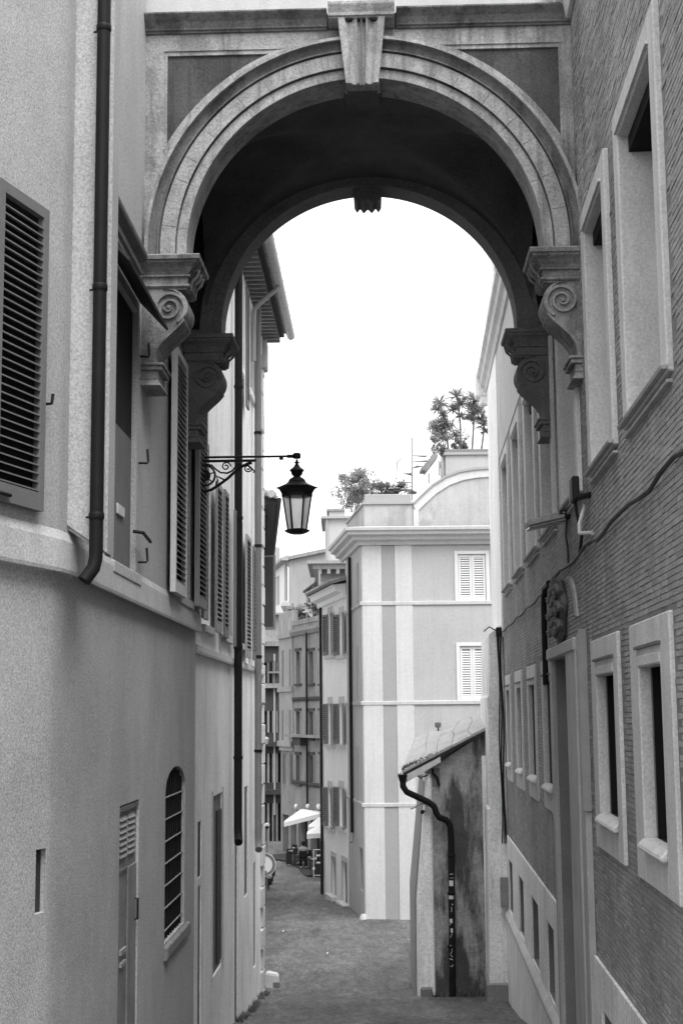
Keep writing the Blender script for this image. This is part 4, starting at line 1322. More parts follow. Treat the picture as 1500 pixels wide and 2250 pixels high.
    def tagline(pts):
        q = []
        for a, v in pts:
            c = p2(991, v, yy + .08)
            an = math.radians(-90 + a)
            q.append(Vector((c.x + .0755 * math.cos(an), c.y + .0755 * math.sin(an), c.z)))
        MB().tube(q, .006, 5).build('painted_tag', M['sticker'], dp)
    tagline([(-30, 1921), (0, 1919), (25, 1921)]); tagline([(-30, 1929), (30, 1928)])
    tagline([(-10, 1992), (5, 1997), (-5, 2003)]); tagline([(-40, 2032), (-20, 2028), (25, 2026)])
    tagline([(-30, 2076), (10, 2078), (5, 2090), (-20, 2096), (20, 2102)]); tagline([(-35, 2105), (20, 2108)]); tagline([(-25, 2121), (0, 2123), (30, 2119)])
    tagline([(-10, 2055), (5, 2050), (-25, 2060)])
    # vent opening with a pipe under the roof
    w = MB().box(FW, at(948, 1700, YS).x, at(966, 1700, YS).x, at(957, 1729, YS).z, at(957, 1688, YS).z, -.02, .012).build('opening', M['shutframe'], B)
    MB().tube([at(949, 1690, YS - .05), at(951, 1700, YS - .05), at(960, 1708, YS - .05), at(964, 1726, YS - .05)], .03, 8).build('stub_pipe', M['pipe'], w, smooth=True)
    MB().box(FW, xl + .02, xl + .05, g0, zL - .2, -.01, .03).build('corner_bead', M['frame'], B)
    # lamp and camera fixed to the shed
    t = thing('shed_lamp', 'dark cone lamp under the eave of the lean-to shed', 'lamp', at(930, 1712, YS - .1))
    c = at(928, 1707, YS - .12)
    MB().tube([c + Vector((-.12, 0, .03)), c + Vector((.0, 0, 0))], .02, 10, .07).build('shade', M['shutframe'], t, smooth=True)
    MB().tube([c, c + Vector((.2, .15, .05))], .015, 6).build('bracket', M['iron'], t, smooth=True)
    t = thing('security_camera', 'pale box camera on a short arm beside the bent downpipe', 'camera', at(912, 1776, YS - .1))
    c = at(906, 1775, YS - .15)
    d = Vector((.8, .0, .35)).normalized()
    MB().tube([c - d * .05, c + d * .11], .022, 4).build('body', M['frame'], t)
    MB().tube([c + d * .1, at(925, 1766, YS - .12), at(948, 1768, YS)], .018, 6).build('arm', M['frame'], t, smooth=True)
    t = thing('security_camera', 'small camera with a round black lens below the pale box camera', 'camera', at(928, 1785, YS - .1))
    c = at(927, 1785, YS - .18)
    MB().tube([c, c + Vector((.02, .14, .01))], .042, 12).build('body', M['iron'], t, smooth=True)
    MB().tube([c + Vector((.02, .12, .01)), at(944, 1783, YS)], .016, 6).build('arm', M['frame'], t, smooth=True)
    # spotlight on top of the roof
    t = thing('roof_spotlight', 'tiny dark spotlight standing on the slab roof of the shed', 'lamp', rp(.33, .9, 0))
    c = rp(.33, .92, .14)
    MB().cube(c.x - .08, c.x + .07, c.y - .05, c.y + .05, c.z - .06, c.z + .07).build('housing', M['shutframe'], t, bevel=.02)
    MB().tube([c + Vector((0, 0, -.15)), c], .02, 6).build('stem', M['iron'], t)
    return rp
RP = shed()

# ================================================================== leafy helpers
def leafy(mb, c, rad, n, size, rnd, squash=1.0, inner=.35):
    for _ in range(n):
        while True:
            p = Vector((rnd.uniform(-1, 1), rnd.uniform(-1, 1), rnd.uniform(-1, 1)))
            if inner * .5 < p.length < 1:
                break
        p = Vector((p.x * rad[0], p.y * rad[1], p.z * rad[2]))
        q = c + p
        a = Vector((rnd.gauss(0, 1), rnd.gauss(0, 1), rnd.gauss(0, 1))).normalized()
        b = a.orthogonal().normalized()
        s = size * rnd.uniform(.6, 1.3)
        mb.poly([q - a * s, q + b * s * .38, q + a * s, q - b * s * .38])
def shrub(name, label, c, rad, n, size, m, seed, cat='shrub', clumps=14, group=None):
    rnd = random.Random(seed)
    T = thing(name, label, cat, (c[0], c[1], c[2] - rad[2]), group)
    mb, st = MB(), MB()
    c = Vector(c)
    base = c + Vector((0, 0, -rad[2]))
    k = 0
    while k < clumps * 2:
        q = Vector((rnd.gauss(0, .5) * rad[0], rnd.gauss(0, .5) * rad[1], rnd.uniform(-.9, .8) * rad[2]))
        if (q.x / rad[0]) ** 2 + (q.z / rad[2]) ** 2 > 1.1:
            continue
        f = rnd.uniform(.14, .36)
        leafy(mb, c + q, (rad[0] * f + .05, rad[1] * f + .05, rad[2] * f), n // clumps, size * rnd.uniform(.7, 1.25), rnd)
        if k % 2 == 0:
            st.tube([base + Vector((q.x * .3, q.y * .3, 0)), base + (c + q - base) * .55 + Vector((rnd.uniform(-.06, .06), 0, 0)), c + q], .014, 5, .006)
        k += 1
    for k in range(clumps):                       # loose sprays beyond the outline
        a = rnd.uniform(-.3, math.pi + .3)
        d = Vector((math.cos(a) * rad[0], rnd.uniform(-.4, .4) * rad[1], math.sin(a) * rad[2]))
        p0, p1 = c + d * .6, c + d * rnd.uniform(1.0, 1.35)
        st.tube([p0, p1], .008, 4, .004)
        for i in range(9):
            leafy(mb, p0 + (p1 - p0) * (i / 8), (.06, .06, .06), 2, size * .8, rnd)
    mb.build('crown', m, T)
    st.build('stem', M['bark'], T)
    return T

# ================================================================== PALE CORNER HOUSE (centre)
YF = 51.0
def corner_house():
    c0 = at(800, 1900, YF).x
    FF = Wall((c0, YF), (c0 + 1, YF), 1)
    FF.n = Vector((0, -1))
    X1 = 10.0
    B = thing('corner_house', 'pale stuccoed corner house with painted pilaster strips and closed shutters', 'building', (c0 + 2, YF + 2, gz(YF)))
    ZC = FF.hit(900, 1190)[1]
    far = at(764, 1700, 55.9)
    FS = Wall((c0, YF), (far.x, 55.9), -1)
    wins = []
    for (u0, v0, u1, v1) in ((1005, 1218, 1068, 1320), (1009, 1420, 1068, 1538)):
        wins.append(FF.R(u0, v0, u1, v1))
    body = wall_mesh(FF, 0, X1, -1, ZC, [(a, b, c, d, .08) for a, b, c, d in wins], back=None)
    pts = [FF.P(0, 0), FF.P(X1, 0), Vector((c0 + X1, YF + 9, 0)), Vector((far.x, 60, 0)), FS.P(FS.L, 0)]
    for a, b in list(zip(pts, pts[1:]))[1:]:
        body.poly([Vector((a.x, a.y, -1)), Vector((b.x, b.y, -1)), Vector((b.x, b.y, ZC)), Vector((a.x, a.y, ZC))])
    body.poly([Vector((p.x, p.y, ZC)) for p in pts])
    body.build('wall', M['fwall'], B)
    sidewin = []
    wall_mesh(FS, 0, FS.L, -1, ZC, [FS.R(789, 1860, 797, 1960)[:4] + (.1,)]).build('side_wall', M['fwall'], B)
    h = FS.R(789, 1860, 797, 1960)
    MB().box(FS, h[0], h[1], h[2], h[3], -.2, -.11).build('side_window', M['shutframe'], B)
    # painted vertical strips
    def strip(u0, u1, m, o):
        a, b = FF.hit(u0, 1600)[0], FF.hit(u1, 1600)[0]
        MB().box(FF, max(a, .0), b, -.5, ZC, -.02, o).build('pilaster_strip', M[m], B)
    strip(799, 842, 'fstripe', .03)
    strip(842.3, 872, 'fdark', .012)
    strip(872.3, 910, 'fstripe', .03)
    # strings
    for v in (1327, 1546, 1770):
        z = FF.hit(900, v)[1]
        MB().prof(FF, [(-.01, z - .03), (.05, z - .03), (.06, z + .08), (-.01, z + .1)], -.05, X1).build('string_course', M['fstripe'], B)
        MB().prof(FS, [(-.01, z - .03), (.05, z - .03), (.06, z + .08), (-.01, z + .1)], 0, FS.L).build('string_course', M['fwall'], B)
    # windows with closed shutters
    for a, b, c, d in wins:
        w = MB().box(FF, a, b, c, d, -.14, -.082).build('window', M['fwall'], B)
        MB().box(FF, a - .13, a, c - .1, d + .12, -.02, .045).box(FF, b, b + .13, c - .1, d + .12, -.02, .045).box(FF, a, b, d, d + .12, -.02, .044).box(FF, a, b, c - .1, c, -.02, .044).build('window_frame', M['fwhite'], w, bevel=.01)
        m = (a + b) / 2
        for s0, s1 in ((a + .01, m - .005), (m + .005, b - .01)):
            shutter(B, flat_leaf(FF, s0, c + .01, -.06), s1 - s0, d - c - .02, M['shutwhite'], step=.085, st=.08, mid=False, tilt=.6)
    # cornice
    prf = [(0, ZC - .12), (.10, ZC - .12), (.14, ZC + .0), (.30, ZC + .05), (.33, ZC + .17), (.50, ZC + .22), (.52, ZC + .32), (.60, ZC + .36), (.62, ZC + .46), (0, ZC + .56)]
    n = len(prf)
    mb = MB()
    nd = (FS.d * -1 + Vector((1, 0))).normalized()
    # mitre at the corner
    bis = (FF.n + FS.n).normalized()
    km = 1 / max(.3, bis.dot(FF.n))
    cs = []
    cs.append([FF.P(X1, z, o) for o, z in prf])
    cs.append([Vector((c0 + bis.x * o * km, YF + bis.y * o * km, z)) for o, z in prf])
    cs.append([FS.P(FS.L + 1.0, z, o) for o, z in prf])
    for A in cs:
        mb.v += [tuple(p) for p in A]
    for i in range(2):
        for j in range(n):
            j2 = (j + 1) % n
            mb.f.append([i * n + j, i * n + j2, (i + 1) * n + j2, (i + 1) * n + j])
    mb.f += [list(range(n)), list(range(2 * n, 3 * n))]
    mb.build('cornice', M['fstripe'], B)
    # attic: parapet block, curved gable, higher block behind
    ya = YF + .5
    FA = Wall((0, ya), (1, ya), 1)
    FA.n = Vector((0, -1))
    a0, a1 = FA.hit(800, 1130)[0], FA.hit(906, 1130)[0]
    zt = FA.hit(850, 1108)[1]
    # parapet with chamfered left return
    s_ = at(762, 1150, 57)
    pp = [(a0, ya), (a1, ya), (a1, ya + 4), (s_.x, 57.0)]
    MB().hexa([Vector((x, y, ZC + .3)) for x, y in pp], [Vector((x, y, zt)) for x, y in pp]).build('parapet', M['fattic'], B)
    pq = [(a0 - .06, ya - .06), (a1 + .03, ya - .06), (a1 + .03, ya + 4), (s_.x - .06, 57.05)]
    MB().hexa([Vector((x, y, zt + .001)) for x, y in pq], [Vector((x, y, zt + .09)) for x, y in pq]).build('parapet_coping', M['fdark'], B)
    pts = [(906, 1152), (907, 1108), (925, 1090), (950, 1067), (980, 1048), (1010, 1037), (1040, 1032), (1066, 1030)]
    pts = [FA.hit(*p) for p in pts]
    e = pts[-1]
    prev = list(pts)
    pts += [(2 * e[0] - a + .3, b) for a, b in reversed(prev)]
    base = ZC + .3
    poly = [(pts[0][0], base)] + pts[1:-1] + [(pts[-1][0], base)]
    MB().prism(FA, poly, -.5, -.02).build('curved_gable', M['fattic'], B)
    rim = MB()
    q = pts[1:-1]
    for (a, b), (c, d) in zip(q, q[1:]):
        rim.prism(FA, [(a, b - .02), (c, d - .02), (c, d + .07), (a, b + .07)], -.52, .08)
    rim.build('gable_coping', M['fdark'], B)
    band = MB()
    for (a, b), (c, d) in zip(q, q[1:]):
        band.prism(FA, [(a + .12, b - .30), (c + .12, d - .30), (c, d - .021), (a, b - .021)], -.05, .03)
    band.prism(FA, [(q[0][0], base), (q[0][0] + .2, base), (q[0][0] + .2, q[0][1] - .2), (q[0][0], q[0][1] - .2)], -.05, .029)
    band.build('gable_band', M['fstripe'], B)
    yb = YF + 4
    FB = Wall((0, yb), (1, yb), 1)
    FB.n = Vector((0, -1))
    r = FB.R(978, 1000, 1110, 1120)
    MB().box(FB, r[0], r[1], base, r[3], -3, 0).build('roof_room', M['fwall'], B)
    MB().box(FB, r[0] - .06, r[1], r[3], r[3] + .1, -3, .08).build('roof_room_coping', M['fdark'], B)
    # downpipe on the side
    a = FS.hit(773, 1225)
    b = FS.hit(781, 1830)
    s_m = FS.hit(776, 1500)[0]
    dp = MB().tube([FS.P(s_m, a[1], .1), FS.P(s_m, 8, .1), FS.P(s_m, b[1], .1)], .065, 8).build('downpipe', M['pipe'], B, smooth=True)
    MB().tube([FS.P(s_m, b[1], .1), FS.P(s_m, b[1] - .2, .1), FS.P(s_m - .1, b[1] - .35, .16)], .055, 8).build('pipe_shoe', M['metal'], dp, smooth=True)
    for v0, v1 in ((1240, 1320), (1420, 1530), (1640, 1760)):
        r = FS.R(783, v0, 788, v1)
        MB().box(FS, r[0], r[1], r[2], r[3], -.01, .03).build('side_shutter', M['fdark'], B)
    # corner guard stone
    c = at(806, 2016, YF - .2)
    MB().lathe([(.16, -.2), (.14, .1), (.08, .2)], Vector((c.x - .12, YF - .02, gz(YF))), 8).build('guard_stone', M['metalpale'], B, smooth=True)
    return FF, FS, ZC, zt, ya, yb
FF, FS, ZC, ZP, YA, YB = corner_house()

# ---- roof garden on the corner house
def roof_garden():
    zt = ZP + .1
    p = at(770, 1070, 54.5)
    shrub('terrace_shrub', 'airy shrub spilling over the slanting end of the roof parapet', (p.x + .15, 54.5, p.z - .15), (.72, .9, .85), 900, .07, M['leafpale'], 3, clumps=12)
    p = at(800, 1068, 53.2)
    shrub('terrace_shrub', 'rounded shrub in the middle of the roof parapet planting', (p.x, 53.2, p.z), (.6, .5, .62), 800, .065, M['leafpale'], 4, clumps=12)
    p = at(862, 1082, 52.6)
    shrub('terrace_shrub', 'low dense shrub beside the spiral stair pole', (p.x, 52.6, p.z), (.75, .45, .42), 900, .06, M['leaf'], 5, clumps=12)
    a, b = at(800, 1100, 52), at(902, 1100, 52)
    tag(MB().cube(a.x, b.x, 51.8, 52.3, zt - .03, zt + .32).build('planter_trough', M['fdark'], bevel=.02), 'long planter trough along the roof parapet', 'planter')
    # upper planting on the roof room
    zr = at(1000, 1000, YB).z + .12
    p = at(975, 962, YB + .8)
    shrub('terrace_shrub', 'tall bushy shrub at the edge of the upper roof room', (p.x, YB + .8, p.z), (.62, .6, .78), 1200, .07, M['leafpale'], 6, clumps=14)
    p = at(1010, 975, YB + .9)
    shrub('terrace_shrub', 'darker shrub under the rooftop yuccas', (p.x, YB + .9, p.z), (.35, .4, .55), 500, .06, M['leaf'], 7, clumps=8)
    tag(MB().cube(at(978, 990, YB).x, at(1110, 990, YB).x, YB + .3, YB + .9, zr - .06, zr + .18).build('planter_trough', M['shutframe'], bevel=.02), 'dark planter on top of the upper roof room', 'planter')
    labs = ['short yucca leaning left above the bushy rooftop shrub', 'tall yucca with a bare trunk in the middle of the roof planting', 'spreading yucca nearest the palace corner on the roof', 'stout leafy yucca half hidden behind the palace corner']
    for k, (u, v, ub, r) in enumerate(((967, 885, 985, .42), (1004, 872, 1012, .48), (1038, 880, 1036, .50), (1062, 905, 1056, .5))):
        rnd = random.Random(40 + k)
        yy = YB + .6 + .1 * k
        top, bot = at(u, v, yy), at(ub, 992, yy)
        bot.z = zr + .1
        T = thing('yucca', labs[k], 'plant', bot, 'yuccas on the upper roof')
        MB().tube([bot, (bot + top) / 2 + Vector((.05, 0, 0)), top], .045, 7, .03).build('trunk', M['bark'], T, smooth=True)
        mb = MB()
        for hd in range(4):
            c = top + Vector((rnd.uniform(-.2, .2), rnd.uniform(-.15, .15), -.27 * hd))
            for i in range(70):
                q = rnd.uniform(0, 2 * math.pi)
                e = rnd.uniform(-.5, 1.2)
                d = Vector((math.cos(q) * math.cos(e), math.sin(q) * math.cos(e), math.sin(e)))
                L_ = 1.3 * r * rnd.uniform(.7, 1.1) * (1 - .15 * hd)
                sd_ = d.orthogonal().normalized() * .024
                m_ = c + d * L_ * .55
                t_ = c + d * L_ + Vector((0, 0, -.12 * L_))
                mb.poly([c - sd_ * .5, m_ - sd_, t_, m_ + sd_, c + sd_ * .5])
        mb.build('crown', M['leafpale'], T)
    # spiral stair
    yy = 54.0
    T = thing('spiral_stair', 'slim metal spiral stair climbing between the two roof terraces', 'stair', at(905, 1095, yy))
    a, b = at(905, 1100, yy), at(905, 962, yy)
    MB().tube([a, b], .035, 8).build('pole', M['shutmid'], T, smooth=True)
    for k, (v, q) in enumerate(((1062, 200), (1046, 250), (1030, 300), (1016, 345), (1002, 20), (1076, 150))):
        c = at(905, v, yy)
        q = math.radians(q)
        d0, d1 = Vector((math.cos(q - .25), math.sin(q - .25), 0)), Vector((math.cos(q + .25), math.sin(q + .25), 0))
        L_ = .62
        pts = [c, c + d0 * L_, c + d1 * L_]
        MB().hexa(pts, [p + Vector((0, 0, .04)) for p in pts]).build('tread', M['shutmid'], T)
    pts = []
    for i in range(24):
        q = math.radians(150 + i * 12)
        c = at(905, 1062 - i * 3.4, yy) + Vector((0, 0, .55))
        pts.append(c + Vector((math.cos(q) * .6, math.sin(q) * .6, 0)))
    MB().tube(pts, .014, 5).build('handrail', M['shutmid'], T, smooth=True)
    T = thing('railing_post', 'thin bent railing post on the lower roof terrace', 'railing', at(872, 1060, 53))
    MB().tube([at(872, 1062, 53), at(872, 1020, 53), at(876, 1012, 53), at(892, 1003, 53)], .016, 6).build('rail', M['shutmid'], T, smooth=True)
    # sloping scrap of tiled roof between the terraces
    T = thing('tiled_lean_roof', 'small sloping tiled roof below the upper roof planting', 'roof', at(945, 1000, 54.6))
    yy = 54.6
    p = [at(928, 1030, yy), at(936, 1036, yy), at(962, 1002, yy), at(958, 992, yy)]
    MB().hexa(p, [q + Vector((0, 1.2, .05)) for q in p]).build('roof_board', M['tile'], T)
    for k in range(5):
        t = k / 4
        c = p[0] * (1 - t) + p[3] * t
        MB().tube([c, c + Vector((0, 1.2, .05))], .075, 6).build('tile', M['tile'], T)
    T = thing('chimney_pots', 'slender pale flue pipes on the roof terrace', 'chimney', at(965, 1035, 54.2))
    for u, v0, v1 in ((942, 1040, 1062), (964, 1012, 1045), (970, 1005, 1045)):
        MB().tube([at(u, v1, 54.2), at(u, v0, 54.2)], .04, 8).build('flue', M['fdark'], T, smooth=True)
    # tv aerials
    for k, (u, v, w) in enumerate(((848, 1000, .42), (862, 1030, .3))):
        yy = 60
        T = thing('tv_aerial', ('higher' if k == 0 else 'lower') + ' small television aerial against the white sky', 'aerial', at(u, 1080, yy))
        c = at(u, v, yy)
        MB().tube([at(u + 3, 1110, yy), c], .010, 4).build('mast', M['shutpale'], T)
        mb = MB()
        d = Vector((.9, .2, .25)).normalized()
        mb.tube([c - d * w * .8, c + d * w * .4], .012, 4)
        for i in range(6):
            q = c - d * w * .7 + d * w * 1.05 * i / 5
            mb.tube([q + Vector((-.03, .16, -.04)), q + Vector((.03, -.16, .04))], .01, 4)
        mb.build('elements', M['shutpale'], T)
roof_garden()

# ================================================================== HOUSES BEHIND
def white_house():
    p0, p1 = FS.P(FS.L, 0), at(710, 1700, 61.5)
    G = Wall((p0.x, p0.y), (p1.x, p1.y), -1)
    ZT = G.hit(735, 1318)[1]
    B = thing('white_house', 'narrow white house with dark open shutters next to the corner house', 'building', G.P(G.L / 2, gz(58), -1))
    doors = [G.R(729, 1880, 739, 1985), G.R(752, 1890, 764, 1990)]
    doors = [(a, b, -1, d, .12) for a, b, c, d in doors]
    rows = [(1345, 1440), (1543, 1636), (1728, 1818)]
    cols = [(716, 735), (740, 761)]
    wn = []
    for v0, v1 in rows:
        for u0, u1 in cols:
            um = (u0 + u1) / 2
            s0, s1 = sorted((G.hit(u0, v0)[0], G.hit(u1, v0)[0]))
            z1, z0 = G.hit(um, v0 + 3)[1], G.hit(um, v1 - 1)[1]
            w = (s1 - s0)
            wn.append((s0 + w * .27, s1 - w * .27, z0, z1, .12, s0, s1))
    wall_mesh(G, 0, G.L, -1, ZT, [w[:5] for w in wn] + doors, back=6).build('wall', M['gwall'], B)
    for d in doors:
        MB().box(G, d[0], d[1], d[2], d[3], -.2, -.125).build('door', M['shutframe'], B)
        MB().box(G, d[0] - .15, d[0], -.5, d[3] + .2, -.02, .03).box(G, d[1], d[1] + .15, -.5, d[3] + .2, -.02, .03).box(G, d[0], d[1], d[3], d[3] + .2, -.02, .029).build('door_frame', M['fstripe'], B)
        MB().box(G, d[0] - .2, d[1] + .2, gz(58) - .3, gz(58) + .14, -.05, .25).build('doorstep', M['fstripe'], B, bevel=.02)
    for a, b, c, d, _, s0, s1 in wn:
        w = MB().box(G, a, b, c, d, -.2, -.122).build('window', M['fstripe'], B)
        MB().box(G, s0 - .05, s1 + .05, c - .16, c, -.02, .09).build('sill', M['fstripe'], w)
        MB().box(G, a - .1, b + .1, d + .02, d + .28, -.02, .02).build('lintel', M['fstripe'], w)
        for x0, x1, sg in ((s0, a, 1), (b, s1, -1)):
            hin = a if sg == 1 else b
            wdt = (x1 - x0) * 1.0
            P = (lambda h_, c_, sg_: (lambda q, z, t: G.P(h_ - sg_ * q, c_ + z, .03 + t + q * .18)))(hin, c, sg)
            shutter(B, P, wdt, d - c, M['shutframe'], step=.08, st=.06, mid=False, back=M['shutdark'])
    # cornice with a tile edge
    MB().prof(G, [(0, ZT - .1), (.12, ZT - .1), (.16, ZT + .08), (.42, ZT + .16), (.46, ZT + .34), (.55, ZT + .40), (0, ZT + .46)], .05, G.L + .5).build('cornice', M['white'], B)
    rf = MB().hexa([G.P(-.2, ZT + .42, .62), G.P(G.L + .6, ZT + .42, .62), G.P(G.L + .6, ZT + 1.6, -4), G.P(-.2, ZT + 1.6, -4)],
                   [G.P(-.2, ZT + .5, .62), G.P(G.L + .6, ZT + .5, .62), G.P(G.L + .6, ZT + 1.7, -4), G.P(-.2, ZT + 1.7, -4)]).build('roof', M['tile'], B)
    for k in range(26):
        s = -.1 + k * .24
        MB().tube([G.P(s, ZT + .5, .68), G.P(s, ZT + 1.1, -1.6)], .085, 6).build('tile', M['tile'], rf)
    MB().tube([G.P(G.L - .03, ZT, .08), G.P(G.L - .03, .5, .08)], .06, 8).build('downpipe', M['pipe'], B)
    MB().tube([G.P(G.L * .8, ZT + .7, .3), G.P(G.L * .8, ZT + 1.3, .3)], .05, 6).build('flue', M['fdark'], B)
    # post at the street corner
    t = G.P(G.L - .1, gz(61), .1)
    tag(MB().tube([t, t + Vector((0, 0, 2.2))], .07, 8).build('street_post', M['iron'], smooth=True), 'black post standing at the foot of the narrow white house', 'post')
    return G
GW = white_house()

def pale_tower():
    Y = 72
    W_ = Wall((0, Y), (1, Y), 1)
    W_.n = Vector((0, -1))
    B = thing('roof_tower', 'pale square roof tower with a flat cap behind the corner house', 'building', at(738, 1260, Y + 2))
    r = W_.R(714, 1140, 800, 1300)
    MB().box(W_, r[0], r[1], -1, r[3], -5, 0).build('wall', M['fwall'], B)
    MB().box(W_, r[0] - .22, r[1], r[3], r[3] + .12, -5.2, .2).build('cap', M['fdark'], B)
    q = W_.R(722, 1118, 758, 1140)
    MB().box(W_, q[0], q[1], r[3] + .12, q[3], -3, -.8).build('upper_block', M['fwall'], B)
    MB().box(W_, q[0] - .12, q[1], q[3], q[3] + .12, -3.1, -.7).build('upper_cap', M['tile'], B)
    MB().tube([W_.P(r[0] + .1, r[3], .06), W_.P(r[0] + .1, r[3] - 4, .06)], .06, 6).build('downpipe', M['fdark'], B)
def eave_house():
    Y = 67
    W_ = Wall((0, Y), (1, Y), 1)
    W_.n = Vector((0, -1))
    B = thing('bracketed_eave_house', 'house with a wide bracketed eave behind the narrow white house', 'building', at(740, 1300, Y + 2))
    xl = W_.hit(700, 1290)[0]
    zw = W_.hit(730, 1262)[1]
    MB().box(W_, xl, xl + 8, -1, zw + .3, -6, 0).build('wall', M['hwall'], B)
    xo, zo = at(675, 1236, Y - 1.0), 0
    z = at(700, 1238, Y - 1.0).z
    q0 = [Vector((xo.x, Y - 1, z)), Vector((xo.x + 9, Y - 1, z)), Vector((xo.x + 9, Y + 6, z)), Vector((xo.x, Y + 6, z))]
    rf = MB().hexa(q0, [p + Vector((0, 0, .14)) for p in q0]).build('eave', M['hwall'], B)
    q = [Vector((xo.x + .25, Y - .7, z - .22)), Vector((xo.x + 9, Y - .7, z - .22)), Vector((xo.x + 9, Y + 6, z - .22)), Vector((xo.x + .25, Y + 6, z - .22))]
    MB().hexa(q, [p + Vector((0, 0, .219)) for p in q]).build('eave_fascia', M['fwall'], rf)
    for k in range(8):
        x = xo.x + .5 + k * .42
        MB().cube(x, x + .16, Y - .68, Y - .02, z - .44, z - .221).build('bracket', M['fwall'], B)
    MB().box(W_, xl - .03, xl + 8, zw - .5, zw - .35, -6, .06).build('string_course', M['fwall'], B)
def gable_house():
    Y = 100
    W_ = Wall((0, Y), (1, Y), 1)
    W_.n = Vector((0, -1))
    B = thing('gabled_house', 'tall far house with a plain grey gable wall and a bright white side', 'building', at(660, 1400, Y + 4))
    pts = [W_.hit(*p) for p in ((634, 1700), (634, 1232), (712, 1212), (760, 1204))]
    x1 = pts[-1][0]
    MB().prism(W_, [(pts[0][0], -1), pts[1], pts[2], pts[3], (x1, -1)], -6, 0).build('gable_wall', M['hwall'], B)
    MB().prism(W_, [(pts[1][0] - .2, pts[1][1]), (pts[3][0], pts[3][1]), (pts[3][0], pts[3][1] + .25), (pts[1][0] - .2, pts[1][1] + .25)], -6, .3).build('verge', M['tile'], B)
    far = at(588, 1300, 112)
    HS = Wall((pts[0][0], Y), (far.x, 112), -1)
    z1 = pts[1][1]
    wr = HS.R(605, 1270, 614, 1328)
    wall_mesh(HS, 0, HS.L, -1, z1, [wr + (.1,)]).build('side_wall', M['hwhite'], B)
    MB().box(HS, wr[0], wr[1], wr[2], wr[3], -.2, -.11).build('window', M['shutmid'], B)
    MB().prof(HS, [(0, z1), (.5, z1), (.5, z1 + .2), (0, z1 + .4)], -.3, HS.L).build('eave', M['fdark'], B)
    MB().tube([HS.P(.5, z1, .1), HS.P(.5, 3, .1)], .1, 6).build('downpipe', M['shutmid'], B)
    c = at(604, 1215, 108)
    MB().cube(c.x - .35, c.x + .35, 107.6, 108.4, z1 + .2, c.z + .4).build('chimney', M['fdark'], B)
pale_tower()
eave_house()
gable_house()

